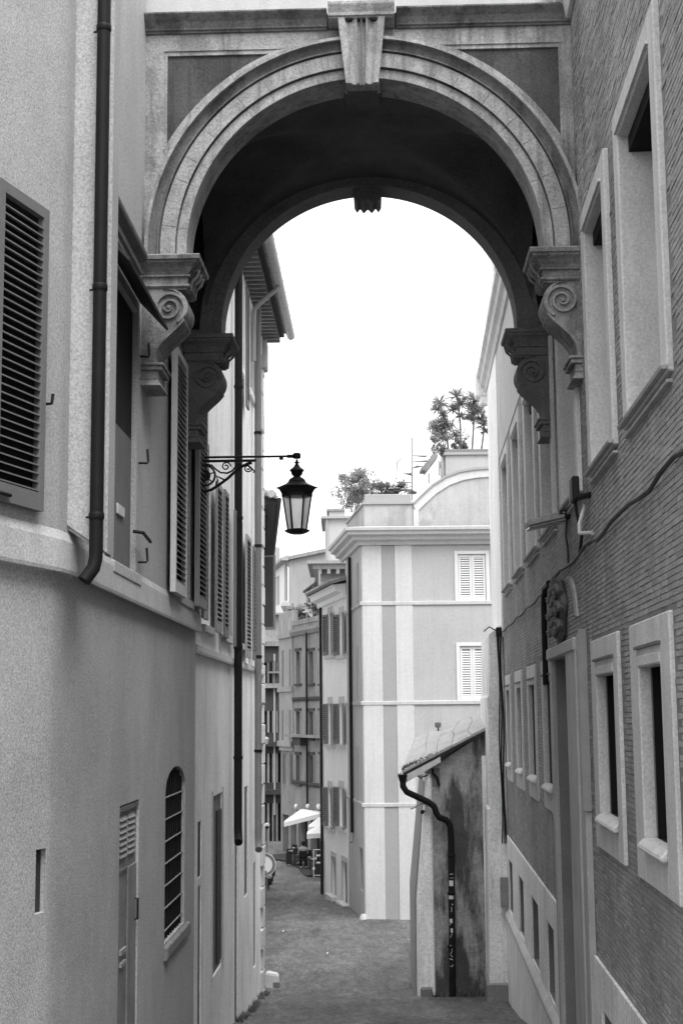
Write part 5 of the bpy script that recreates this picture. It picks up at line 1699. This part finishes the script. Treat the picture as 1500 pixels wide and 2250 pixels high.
def far_terrace_house():
    """the soot-grey house closing the street, its front turned to the left"""
    a, b = at(712, 1600, 77), at(617, 1600, 85)
    d = (Vector(a[:2]) - Vector(b[:2])).normalized()
    p0 = Vector(b[:2])
    p1 = Vector(a[:2]) + d * 5
    D = Wall((p0.x, p0.y), (p1.x, p1.y), 1)
    if D.n.y > 0:
        D.n = -D.n
    ZT = D.hit(660, 1372)[1]
    B = thing('terrace_house', 'soot-grey house closing the street with a planted roof terrace', 'building', D.P(3, gz(74), -1))
    rows = [(1432, 1502), (1564, 1622), (1660, 1722)]
    cols = [(651, 661), (679, 690), (703, 711)]
    holes = []
    for v0, v1 in rows:
        for u0, u1 in cols:
            um = (u0 + u1) / 2
            s0, s1 = sorted((D.hit(u0, v0)[0], D.hit(u1, v0)[0]))
            holes.append((s0, s1, D.hit(um, v1)[1], D.hit(um, v0)[1], .18))
    gd = []
    for u0, u1 in ((621, 634), (638, 651), (655, 676), (682, 709)):
        s0, s1 = sorted((D.hit(u0, 1850)[0], D.hit(u1, 1850)[0]))
        gd.append((s0, s1, -1.2, D.hit(650, 1795)[1], .4))
    wall_mesh(D, 0, D.L, -2, ZT, holes + gd, back=8).build('wall', M['dwall'], B)
    for h in holes:
        w = MB().box(D, h[0], h[1], h[2], h[3], -.3, -.185).build('window', M['shutdark'], B)
        for e in (h[0] - .1, h[1] - .03):
            MB().box(D, e, e + .13, h[2], h[3] + .05, .0, .05).build('window_trim', M['dbay'], w)
        MB().box(D, h[0] - .15, h[1] + .15, h[2] - .12, h[2], -.02, .12).build('sill', M['ewall'], w)
        MB().box(D, h[0] - .12, h[1] + .12, h[3] + .05, h[3] + .2, -.02, .08).build('lintel', M['ewall'], w)
    for h in gd:
        MB().box(D, h[0], h[1], h[2], h[3], -.6, -.41).build('shop_door', M['void'], B)
    # lighter bay at the left corner with shuttered windows
    s1 = D.hit(645, 1550)[0]
    bay = MB().box(D, -.05, s1, 5.2, ZT + .9, -.3, .10).build('corner_bay', M['dbay'], B, bevel=.02)
    for v0, v1 in ((1360, 1395), (1428, 1508), (1560, 1625), (1655, 1722)):
        for u in (625, 641):
            s = D.hit(u, v0)[0]
            z0, z1 = D.hit(632, v1)[1], D.hit(632, v0)[1]
            MB().box(D, s - .14, s + .10, z0, z1, .10, .15).build('bay_shutter', M['shutmid'] if v0 < 1400 else M['shutframe'], bay)
    for v in (1402, 1520, 1640):
        z = D.hit(632, v)[1]
        MB().box(D, -.1, s1 + .05, z, z + .3, .10, .2).build('bay_string', M['dbay'], bay)
    # strings and cornice
    for v, o, h, m in ((1392, .25, .35, 'dwall'), (1540, .12, .22, 'ewall'), (1728, .14, .22, 'ewall')):
        z = D.hit(680, v)[1]
        MB().prof(D, [(-.02, z), (o * .5, z), (o, z + h * .6), (o, z + h), (-.02, z + h * 1.1)], s1, D.L).build('string_course', M[m], B)
    # balcony
    z = D.hit(680, 1620)[1]
    bl = MB().box(D, s1, D.L - 3, z, z + .14, 0, .55).build('balcony', M['dwall'], B)
    MB().box(D, s1 + 1.2, s1 + 2.6, z - .45, z, 0, .4).build('corbel', M['ewall'], bl)
    for k in range(2):
        sx = D.hit(679, 1550)[0] if k == 0 else D.hit(712.5, 1550)[0]
        MB().tube([D.P(sx, ZT - .3, .14), D.P(sx, 1.8, .14)], .06, 8).build('downpipe', M['pipe'], B)
    # roof terrace: parapet, pergola, pots
    MB().box(D, s1, D.L, ZT, ZT + .28, -.3, .05).build('parapet', M['dwall'], B)
    T = thing('roof_pergola', 'light pergola frame over the far roof terrace', 'pergola', D.P(3, ZT, -1.5))
    for s in (2.0, 3.4, 4.6):
        for o in (-.6, -2.2):
            MB().tube([D.P(s, ZT, o), D.P(s, ZT + 1.7, o)], .04, 6).build('post', M['fdark'], T)
    MB().box(D, 1.9, 4.8, ZT + .75, ZT + .85, -.65, -.55).build('rail', M['fstripe'], T)
    q = [D.P(3.0, ZT + 1.9, -.5), D.P(5.6, ZT + 2.25, -.5), D.P(5.6, ZT + 2.25, -2.4), D.P(3.0, ZT + 1.9, -2.4)]
    MB().hexa(q, [p + Vector((0, 0, .12)) for p in q]).build('canopy', M['ewall'], T)
    lab = ['dark shrub in the corner of the far roof terrace', 'small pale shrub by the terrace railing', 'low shrub on the far roof terrace beside the bay', 'tall ivy clump against the white house on the far terrace']
    for k, (s, o, h, r, m) in enumerate(((4.9, -.6, .8, .55, 'leaf'), (1.6, -.5, .5, .5, 'leafpale'), (2.6, -.5, .35, .4, 'leaf'), (5.5, -.8, 1.2, .6, 'leaf'))):
        c = D.P(s, ZT + .3 + h, o)
        shrub('terrace_shrub', lab[k], c, (r, r, h), 360, .09, M[m], 60 + k, clumps=8)
    c = D.P(.5, ZT + 1.2, -.2)
    tag(MB().lathe([(.12, -.3), (.2, -.15), (.3, .1), (.2, .35), (.08, .42)], c, 12).build('stone_urn', M['dbay'], smooth=True), 'round stone urn on the corner bay of the far house', 'urn')
    return D, ZT
DW, ZD = far_terrace_house()

def dark_house():
    Y = 92
    W_ = Wall((0, Y), (1, Y), 1)
    W_.n = Vector((0, -1))
    B = thing('dark_house', 'dark grimy far house with balconies beyond the terrace house', 'building', at(595, 1700, Y + 2))
    x0, x1 = W_.hit(545, 1600)[0], W_.hit(640, 1600)[0]
    zt = W_.hit(600, 1420)[1]
    holes = []
    for v0, v1 in ((1455, 1500), (1562, 1610), (1655, 1720), (1765, 1860)):
        for u0, u1 in ((579, 587), (592, 598), (610, 617)):
            a, b = W_.hit(u0, v0)[0], W_.hit(u1, v0)[0]
            holes.append((a, b, max(-2, W_.hit(600, v1)[1]), W_.hit(600, v0)[1], .2))
    wall_mesh(W_, x0, x1, -3, zt, holes, back=8).build('wall', M['ewall'], B)
    for h in holes:
        w = MB().box(W_, h[0], h[1], h[2], h[3], -.3, -.21).build('window', M['void'], B)
        for e in (h[0] - .08, h[1]):
            MB().box(W_, e, e + .08, h[2], h[3], -.02, .05).build('window_trim', M['metal'], w)
    for v, m in ((1512, 'dbay'), (1640, 'ewall'), (1745, 'ewall')):
        z = W_.hit(600, v)[1]
        MB().box(W_, x0, x1, z, z + .3, -.02, .4).build('string_course', M[m], B)
    z = W_.hit(600, 1480)[1]
    bl = MB().box(W_, W_.hit(590, 1480)[0], W_.hit(615, 1480)[0], z, z + .12, 0, .8).build('balcony', M['shutframe'], B)
    for k in range(9):
        s = W_.hit(590, 1480)[0] + .07 * k
        MB().tube([W_.P(s, z, .75), W_.P(s, z + .8, .75)], .02, 5).build('baluster', M['iron'], bl)
    MB().box(W_, x0, x1, zt, zt + .3, -8, .3).build('cornice', M['dwall'], B)
    r = W_.R(578, 1350, 612, 1420)
    MB().box(W_, r[0], r[1], zt + .3, r[3], -6, -.6).build('attic', M['dbay'], B)
    MB().box(W_, r[0] - .3, r[1] + .3, r[3], r[3] + .12, -6, -.2).build('attic_eave', M['tile'], B)
    MB().tube([W_.P(W_.hit(603, 1500)[0], zt - .5, .1), W_.P(W_.hit(603, 1500)[0], 1, .1)], .07, 6).build('downpipe', M['shutmid'], B)
dark_house()

def eave_block():
    """third house on the left: only its deep dark eave and one open shutter show"""
    z = at(612, 1108, 42).z
    C = Wall((-2.45, 38), (-3.98, 63), 1)
    B = thing('deep_eaved_house', 'house behind the pale corner showing only a deep dark eave and an open shutter', 'building', C.P(10, gz(50), -1))
    wall_mesh(C, 0, C.L, -1, z, [], back=6).build('wall', M['plasterB'], B)
    ev = MB().hexa([C.P(3.6, z - .18, 0), C.P(C.L, z - .18, 0), C.P(C.L, z, .74), C.P(3.6, z, .74)], [C.P(3.6, z + .1, 0), C.P(C.L, z + .1, 0), C.P(C.L, z + .1, .76), C.P(3.6, z + .1, .76)]).build('eave', M['eaves'], B)
    for k in range(20):
        s = 3.9 + k * 1.05
        MB().box(C, s, s + .14, z - .30, z - .14, 0, .5).build('rafter', M['eaves'], ev)
    rf = MB().hexa([C.P(3.5, z + .1, .8), C.P(C.L, z + .1, .8), C.P(C.L, z + 1.3, -4), C.P(3.5, z + 1.3, -4)], [C.P(3.5, z + .18, .8), C.P(C.L, z + .18, .8), C.P(C.L, z + 1.4, -4), C.P(3.5, z + 1.4, -4)]).build('roof', M['tile'], B)
    for k in range(9):
        o = .6 - k * .28
        zz = z + .22 + (.7 - o) * .26
        MB().tube([C.P(3.42, zz, o), C.P(3.9, zz + R.uniform(-.03, .03), o)], .12, 8).build('tile', M['fdark'], rf, smooth=True)
    for k in range(70):
        s = 3.6 + k * .3
        MB().tube([C.P(s, z + .22, .74), C.P(s, z + .55, -.5)], .09, 6).build('tile', M['tile'], rf)
    MB().tube([C.P(3.5, z + .08, .84), C.P(C.L, z + .08, .84)], .06, 8).build('gutter', M['iron'], B, smooth=True)
    s = 10.0
    z0, z1 = at(590, 1385, 48).z, at(590, 1222, 48).z
    P = swung_leaf(C, s, z0, .04, math.radians(62), -1)
    shutter(B, P, .85, z1 - z0, M['shutframe'], step=.085, st=.07, mid=False, back=M['shutdark'], label='louvred leaf swung out into the street')
eave_block()

# ================================================================== STREET FURNITURE, CAFE
def round_sign():
    Y = 37.0
    c = at(580, 1900, Y)
    T = thing('round_road_sign', 'round white road sign with grey ring half hidden behind the quoined corner', 'sign', (c.x, Y, gz(Y)))
    def disc(r0, r1, y, th, nm, m):
        mb = MB()
        n = 32
        for i in range(n):
            a, b = 2 * math.pi * i / n, 2 * math.pi * (i + 1) / n
            q = [Vector((c.x + r * math.cos(t), y, c.z + r * math.sin(t))) for r, t in ((r0, a), (r1, a), (r1, b), (r0, b))]
            if r0 < 1e-6:
                q = q[1:]
                q.append(Vector((c.x, y, c.z)))
            mb.hexa(q, [p + Vector((0, th, 0)) for p in q])
        return mb.build(nm, m, T)
    disc(0, .30, Y, .012, 'plate', M['white'])
    disc(.215, .285, Y - .003, .002, 'ring', M['sign'])
    MB().tube([Vector((c.x - .02, Y + .05, gz(Y))), Vector((c.x - .02, Y + .05, c.z + .35))], .03, 8).build('pole', M['metal'], T, smooth=True)
    MB().cube(c.x + .0, c.x + .07, Y - .006, Y - .0035, c.z - .24, c.z - .15).build('sticker', M['shutframe'], T)
    T2 = thing('small_padlock_tag', 'small dark tag hanging under the round road sign', 'tag', (c.x + .12, Y - .02, c.z - .36))
    MB().lathe([(.03, -.05), (.07, -.02), (.07, .04), (.02, .08)], Vector((c.x + .14, Y - .02, c.z - .30)), 8).build('body', M['metal'], T2, smooth=True)
    MB().tube([Vector((c.x + .14, Y - .02, c.z - .22)), Vector((c.x + .05, Y + .03, c.z - .18))], .01, 5).build('wire', M['iron'], T2)
round_sign()

def stone_block():
    Y = 35.0
    c = at(600, 2150, Y)
    T = thing('stone_block', 'pale squared stone block by the foot of the quoined corner', 'stone', (c.x, Y, gz(Y)))
    z = gz(Y)
    b = MB().hexa([Vector((c.x - .18, Y - .15, z - .05)), Vector((c.x + .16, Y - .14, z - .05)), Vector((c.x + .15, Y + .16, z - .05)), Vector((c.x - .17, Y + .15, z - .05))],
                  [Vector((c.x - .17, Y - .14, z + .34)), Vector((c.x + .12, Y - .12, z + .28)), Vector((c.x + .13, Y + .14, z + .3)), Vector((c.x - .15, Y + .13, z + .36))]).build('block', M['frame'], T, bevel=.03, seg=2)
    MB().cube(c.x + .0, c.x + .165, Y - .16, Y - .1, z - .03, z + .13).build('dark_foot', M['shutframe'], T, bevel=.02)  # darker piece low on the front of the block
stone_block()

def weeds():
    rnd = random.Random(9)
    mb = MB()
    for k in range(620):
        if k < 420:
            s = rnd.uniform(26.5, 33.9)
            p = LW.P(s, 0, rnd.uniform(0, .22) ** 1.3)
            if math.sin(s * 2.3) + math.sin(s * 5.1) < -.2:
                continue
        else:
            p = Vector((rnd.uniform(1.9, 3.3), YS - rnd.uniform(.02, .16), 0))
        g = gz(p.y, p.x) + .01
        a = rnd.uniform(0, 6.3)
        d = Vector((math.cos(a), math.sin(a), 0))
        h = rnd.uniform(.04, .16)
        w = Vector((-d.y, d.x, 0)) * .018
        q = Vector((p.x, p.y, g - .02))
        mb.poly([q - w, q + w, q + d * h * .5 + Vector((0, 0, h))])
    o = mb.build('weeds', M['leaf'], kind='stuff')
    o['label'] = 'tufts of weeds along the foot of the walls'
    o['category'] = 'weeds'
    mb = MB()
    for k in range(90):
        t = rnd.random() ** 1.6
        p = RP(t * .5, rnd.uniform(0, .08), .0)
        for j in range(3):
            a = rnd.uniform(0, 6.3)
            d = Vector((math.cos(a), math.sin(a), 0))
            h = rnd.uniform(.03, .12) * (1 - t)
            w = Vector((-d.y, d.x, 0)) * .02
            mb.poly([p - w, p + w, p + d * h * .5 + Vector((0, 0, h))])
    o = mb.build('roof_weeds', M['leaf'], kind='stuff')
    o['label'] = 'small weeds sprouting on the eave of the shed'
    o['category'] = 'weeds'
weeds()

def parasol(u, v, Y, w, d, label, tilt=0.0, h=None, seed=0):
    c = at(u, v, Y)
    g = (gz(Y) + .065)
    T = thing('cafe_parasol', label, 'parasol', (c.x, Y, g), 'white parasols outside the cafe')
    top = c + Vector((0, 0, .0))
    z0 = c.z - .40
    cor = [Vector((c.x - w / 2, Y - d / 2, z0 - tilt)), Vector((c.x + w / 2, Y - d / 2, z0 + tilt)), Vector((c.x + w / 2, Y + d / 2, z0 + tilt)), Vector((c.x - w / 2, Y + d / 2, z0 - tilt))]
    mb = MB()
    apex = [top + Vector((x, y, 0)) for x, y in ((-.08, -.08), (.08, -.08), (.08, .08), (-.08, .08))]
    mb.hexa(cor, apex)
    cv = mb.build('canopy', M['canvas'], T)
    vl = MB()
    for a, b in zip(cor, cor[1:] + cor[:1]):
        n = Vector((b.y - a.y, a.x - b.x, 0)).normalized() * .01
        vl.hexa([a + Vector((0, 0, -.22)), b + Vector((0, 0, -.22)), b, a], [p + n for p in (a + Vector((0, 0, -.22)), b + Vector((0, 0, -.22)), b, a)])
    vl.build('valance', M['canvas'], cv)
    MB().tube([Vector((c.x, Y, g)), top + Vector((0, 0, .1))], .035, 8).build('pole', M['metal'], T)
    MB().lathe([(.3, 0), (.3, .06), (.06, .1)], Vector((c.x, Y, g)), 12).build('foot', M['metal'], T)
parasol(664, 1778, 76.5, 1.85, 1.6, 'largest white parasol tilted before the soot-grey house', tilt=.22)
parasol(704, 1796, 73.5, 1.2, 1.4, 'upper white parasol behind the nearest one', tilt=.02)
parasol(714, 1808, 69.5, 1.7, 1.6, 'nearest white parasol half hidden by the narrow white house', tilt=.05)

def cafe_table(u, Y, label):
    g = (gz(Y) + .065)
    x = at(u, 1900, Y).x
    T = thing('cafe_table', label, 'table', (x, Y, g), 'cafe tables')
    MB().lathe([(.36, .70), (.38, .71), (.38, .735), (.36, .74)], Vector((x, Y, g)), 16).build('table_top', M['fdark'], T)
    MB().lathe([(.03, .03), (.03, .70)], Vector((x, Y, g)), 8).build('column', M['iron'], T)
    MB().lathe([(.24, 0), (.24, .02), (.03, .05)], Vector((x, Y, g)), 12).build('base', M['iron'], T)
    return Vector((x, Y, g + .74))
def cafe_chair(u, Y, rz, label):
    g = (gz(Y) + .065)
    x = at(u, 1900, Y).x
    T = thing('cafe_chair', label, 'chair', (x, Y, g), 'dark cafe chairs')
    c, s = math.cos(rz), math.sin(rz)
    q = lambda a, b, z: Vector((x + a * c - b * s, Y + a * s + b * c, g + z))
    MB().hexa([q(-.21, -.21, .43), q(.21, -.21, .43), q(.21, .21, .43), q(-.21, .21, .43)], [q(-.21, -.21, .47), q(.21, -.21, .47), q(.21, .21, .47), q(-.21, .21, .47)]).build('seat', M['darkcloth'], T, bevel=.01)
    MB().hexa([q(-.21, .19, .60), q(.21, .19, .60), q(.21, .22, .60), q(-.21, .22, .60)], [q(-.2, .24, .90), q(.2, .24, .90), q(.2, .27, .90), q(-.2, .27, .90)]).build('backrest', M['darkcloth'], T, bevel=.01)
    for a in (-.19, .19):
        MB().tube([q(a, -.19, 0), q(a, -.19, .43)], .015, 6).build('leg', M['iron'], T)
        MB().tube([q(a, .21, 0), q(a, .19, .45), q(a, .25, .9)], .015, 6).build('leg', M['iron'], T)
    return q
t1 = cafe_table(648, 76.0, 'small round table next to the black signboard')
t2 = cafe_table(700, 70.3, 'round table inside the white-framed screen')
cafe_chair(656, 75.4, 2.6, 'dark chair between the black signboard and the seated person')
cafe_chair(683, 73.5, .6, 'dark chair to the right of the seated person')
cafe_chair(693, 70.0, -1.2, 'dark chair just behind the white-framed screen')
cafe_chair(709, 69.8, 1.4, 'dark chair under the nearest parasol')
cafe_chair(640, 77.4, -.8, 'dark chair behind the black signboard')

for k, (u, Y, l) in enumerate(((645, 76.0, 'white napkin holder on the table by the signboard'), (651, 76.1, 'white cup on the table by the signboard'), (699, 70.2, 'white plate stack on the table behind the screen'))):
    p = t1 if k < 2 else t2
    x = at(u, 1870, Y).x
    prof_ = [[(.05, 0), (.06, .12), (.05, .13)], [(.03, 0), (.045, .07), (.043, .08)], [(.08, 0), (.13, .03), (.13, .07), (.1, .08)]][k]
    x = min(max(x, p.x - .28), p.x + .28)
    tag(MB().lathe(prof_, Vector((x, p.y, p.z)), 10).build(['napkin_holder', 'cup', 'plate_stack'][k], M['white'], smooth=True), l, ['napkin holder', 'cup', 'plates'][k])

def sign_board():
    Y = 75.8
    x = at(635, 1880, Y).x
    g = (gz(Y) + .065)
    T = thing('signboard', 'tall black signboard standing at the edge of the cafe', 'board', (x, Y, g))
    MB().hexa([Vector((x - .15, Y - .03, g + .05)), Vector((x + .15, Y - .03, g + .05)), Vector((x + .15, Y + .02, g + .05)), Vector((x - .15, Y + .02, g + .05))], [Vector((x - .14, Y + .05, g + .82)), Vector((x + .14, Y + .05, g + .82)), Vector((x + .14, Y + .09, g + .82)), Vector((x - .14, Y + .09, g + .82))]).build('panel', M['darkcloth'], T, bevel=.01)
    for a in (-.13, .13):
        MB().tube([Vector((x + a, Y - .02, g)), Vector((x + a, Y + .06, g + .8))], .015, 5).build('leg', M['iron'], T)
        MB().tube([Vector((x + a, Y + .3, g)), Vector((x + a, Y + .08, g + .8))], .015, 5).build('leg', M['iron'], T)
sign_board()

def screen():
    Y = 68.6
    g = (gz(Y) + .065)
    a, b = at(689, 1900, Y).x, at(716, 1900, Y).x
    T = thing('cafe_screen', 'white-framed low screen fencing in the cafe tables', 'screen', ((a + b) / 2, Y, g))
    z1 = at(700, 1867, Y).z
    fr = lambda p, q, nm: MB().tube([p, q], .02, 6).build(nm, M['white'], T)
    fr(Vector((a, Y, g)), Vector((a, Y, z1)), 'post')
    fr(Vector((b, Y, g)), Vector((b, Y, z1)), 'post')
    fr(Vector((a, Y, z1)), Vector((b, Y, z1)), 'top_rail')
    fr(Vector((a, Y, g + .1)), Vector((b, Y, g + .1)), 'bottom_rail')
    MB().cube(a + .02, b - .02, Y - .005, Y + .005, g + .12, g + .62).build('panel', M['glass'], T)
    MB().tube([Vector((a, Y - .03, g + .42)), Vector((a, Y + .0, g + .42))], .07, 12).build('boss', M['white'], T)
    for z, l in ((z1 - .3, .35), (g + .64, .42)):
        MB().tube([Vector((a + .12, Y + .25, z)), Vector((a + .12 + l, Y + .25, z + .02))], .05, 6).build('folded_cloth', M['canvas'], T)
screen()

def person():
    Y = 73.6
    x = at(666, 1890, Y).x
    g = (gz(Y) + .065)
    q = cafe_chair(666, Y, math.pi, 'dark chair carrying the seated person')
    T = thing('person', 'person in a grey top and dark trousers sitting at the cafe', 'person', (x, Y, g))
    # seated, back to the viewer's left, facing away
    V = [(0, .02, .50), (0, .03, .68), (0, .04, .88), (0, .04, 1.02), (0, .06, 1.10), (0, .08, 1.22),          # 0-5 pelvis .. head
         (-.17, .03, .98), (-.24, .08, .74), (-.20, .28, .66), (.17, .03, .98), (.24, .08, .74), (.20, .28, .66),   # arms
         (-.10, .03, .50), (-.12, .42, .50), (-.13, .44, .10), (-.13, .55, .04), (.10, .03, .50), (.12, .42, .50), (.13, .44, .10), (.13, .55, .04)]
    Ed = [(0, 1), (1, 2), (2, 3), (3, 4), (4, 5), (3, 6), (6, 7), (7, 8), (3, 9), (9, 10), (10, 11), (0, 12), (12, 13), (13, 14), (14, 15), (0, 16), (16, 17), (17, 18), (18, 19)]
    rad = [.16, .14, .17, .12, .055, .10, .075, .05, .035, .075, .05, .035, .10, .075, .05, .045, .10, .075, .05, .045]
    me = bpy.data.meshes.new('body')
    me.from_pydata([(a, b, c) for a, b, c in V], Ed, [])
    o = bpy.data.objects.new('body', me)
    COL.objects.link(o)
    o.parent = T
    sk = o.modifiers.new('skin', 'SKIN')
    for i, r in enumerate(rad):
        me.skin_vertices[0].data[i].radius = (r, r * (.75 if i in (0, 1, 2) else 1))
    me.skin_vertices[0].data[0].use_root = True
    ss = o.modifiers.new('sub', 'SUBSURF')
    ss.levels = ss.render_levels = 2
    me.materials.append(M['cloth'])
    WL[o.name] = Vector((x, Y, g))
    c = Vector((x, Y, g))
    MB().lathe([(.04, -.02), (.09, .04), (.115, .12), (.10, .2), (.04, .24)], c + Vector((0, .05, 1.13)), 12).build('hair', M['darkcloth'], T, smooth=True)
    tr = MB()
    for sg in (-1, 1):
        tr.tube([c + Vector((sg * .1, -.08, .50)), c + Vector((sg * .12, .2, .51)), c + Vector((sg * .12, .42, .50))], .125, 10, .095)
        tr.tube([c + Vector((sg * .12, .42, .53)), c + Vector((sg * .13, .45, .08))], .09, 10, .065)
    tr.build('trousers', M['darkcloth'], T, smooth=True)
    for sg in (-1, 1):
        MB().tube([c + Vector((sg * .13, .40, .045)), c + Vector((sg * .13, .62, .04))], .045, 8).build('shoe', M['white'], T, smooth=True)
person()

def wall_lamps():
    for k, (u, v, l) in enumerate(((664, 1772, 'white globe lamp above the largest parasol'), (690, 1772, 'white globe lamp in the middle of the soot-grey front'), (714, 1772, 'white globe lamp beside the narrow white house'))):
        s, z = DW.hit(u, v)
        T = thing('wall_globe_lamp', l, 'lamp', DW.P(s, z - .1, .3), 'globe lamps on the far front')
        MB().lathe([(.03, -.15), (.10, -.06), (.12, .02), (.08, .12), (.02, .15)], DW.P(s, z, .35), 12).build('globe', M['white'], T, smooth=True)
        MB().tube([DW.P(s, z - .2, 0), DW.P(s, z - .22, .35), DW.P(s, z - .13, .35)], .02, 6).build('arm', M['iron'], T, smooth=True)
    Y = 60
    c = at(586, 1814, Y)
    T = thing('street_lamp', 'small white-hooded street lamp seen past the quoined corner', 'lamp', (c.x, Y, gz(Y)))
    MB().lathe([(.10, -.03), (.13, .0), (.12, .06), (.06, .11)], c, 12).build('hood', M['white'], T, smooth=True)
    MB().lathe([(.07, -.12), (.09, -.04)], c, 10).build('lamp_body', M['iron'], T)
    MB().tube([Vector((c.x, Y, gz(Y))), c + Vector((0, 0, -.1))], .03, 8).build('post', M['metal'], T)
    Y = 91.2
    c = at(585, 1628, Y)
    T = thing('hanging_lantern', 'small pale lantern hanging on the dark grimy house', 'lamp', c)
    MB().lathe([(.10, -.2), (.17, .1), (.18, .14), (.05, .26)], c, 6).build('body', M['fdark'], T)
    MB().tube([c + Vector((0, 0, .25)), c + Vector((0, .0, .45)), c + Vector((.05, .8, .5))], .03, 6).build('arm', M['iron'], T)
    # parked scooters in the shade at the left
    for k, (u, Y) in enumerate(((588, 64.0), (596, 66.5))):
        x = at(u, 1880, Y).x
        g = gz(Y)
        T = thing('scooter', ['dark scooter parked nearest the quoined corner', 'second dark scooter parked behind the nearer one'][k], 'scooter', (x, Y, g), 'scooters parked on the left')
        for yy in (-.6, .6):
            ring_ = [Vector((x, Y + yy + .2 * math.cos(i * .524), g + .25 + .2 * math.sin(i * .524))) for i in range(12)]
            MB().tube(ring_, .055, 8, close=True).build('wheel', M['iron'], T, smooth=True)
        MB().hexa([Vector((x - .14, Y - .7, g + .3)), Vector((x + .14, Y - .7, g + .3)), Vector((x + .14, Y + .2, g + .25)), Vector((x - .14, Y + .2, g + .25))],
                  [Vector((x - .1, Y - .65, g + .7)), Vector((x + .1, Y - .65, g + .7)), Vector((x + .1, Y + .05, g + .65)), Vector((x - .1, Y + .05, g + .65))]).build('body', M['darkcloth'], T, bevel=.05, seg=2)
        MB().hexa([Vector((x - .18, Y + .4, g + .3)), Vector((x + .18, Y + .4, g + .3)), Vector((x + .1, Y + .55, g + .3)), Vector((x - .1, Y + .55, g + .3))],
                  [Vector((x - .16, Y + .25, g + .95)), Vector((x + .16, Y + .25, g + .95)), Vector((x + .08, Y + .38, g + .95)), Vector((x - .08, Y + .38, g + .95))]).build('leg_shield', M['shutdark'], T, bevel=.03)
        MB().cube(x - .13, x + .13, Y - .7, Y + .0, g + .7, g + .8).build('seat', M['darkcloth'], T, bevel=.04, seg=2)
        MB().tube([Vector((x - .32, Y + .15, g + 1.02)), Vector((x, Y + .3, g + .98)), Vector((x + .32, Y + .15, g + 1.02))], .02, 6).build('handlebar', M['iron'], T, smooth=True)
        MB().lathe([(.05, -.04), (.08, 0), (.05, .05)], Vector((x, Y + .25, g + 1.0)), 10).build('headlight', M['metal'], T, smooth=True)
wall_lamps()

def litter():
    for k, (u, v, l) in enumerate(((622, 2049, 'white paper scrap lying on the left of the lane'), (719, 2098, 'white paper scrap lying in the middle of the lane'))):
        a, b, c = ray(u, v)
        y = 45.0
        for _ in range(6):
            t = (H - gz(y)) / -c
            y = t * b
        p = Vector((t * a, y, gz(y) + .03))
        q = [p + Vector(d) for d in ((-.025, -.03, 0), (.025, -.025, .01), (.02, .035, .03), (-.02, .03, .005))]
        tag(MB().hexa(q, [x + Vector((0, 0, .015)) for x in q]).build('paper_scrap', M['white']), l, 'litter')
litter()
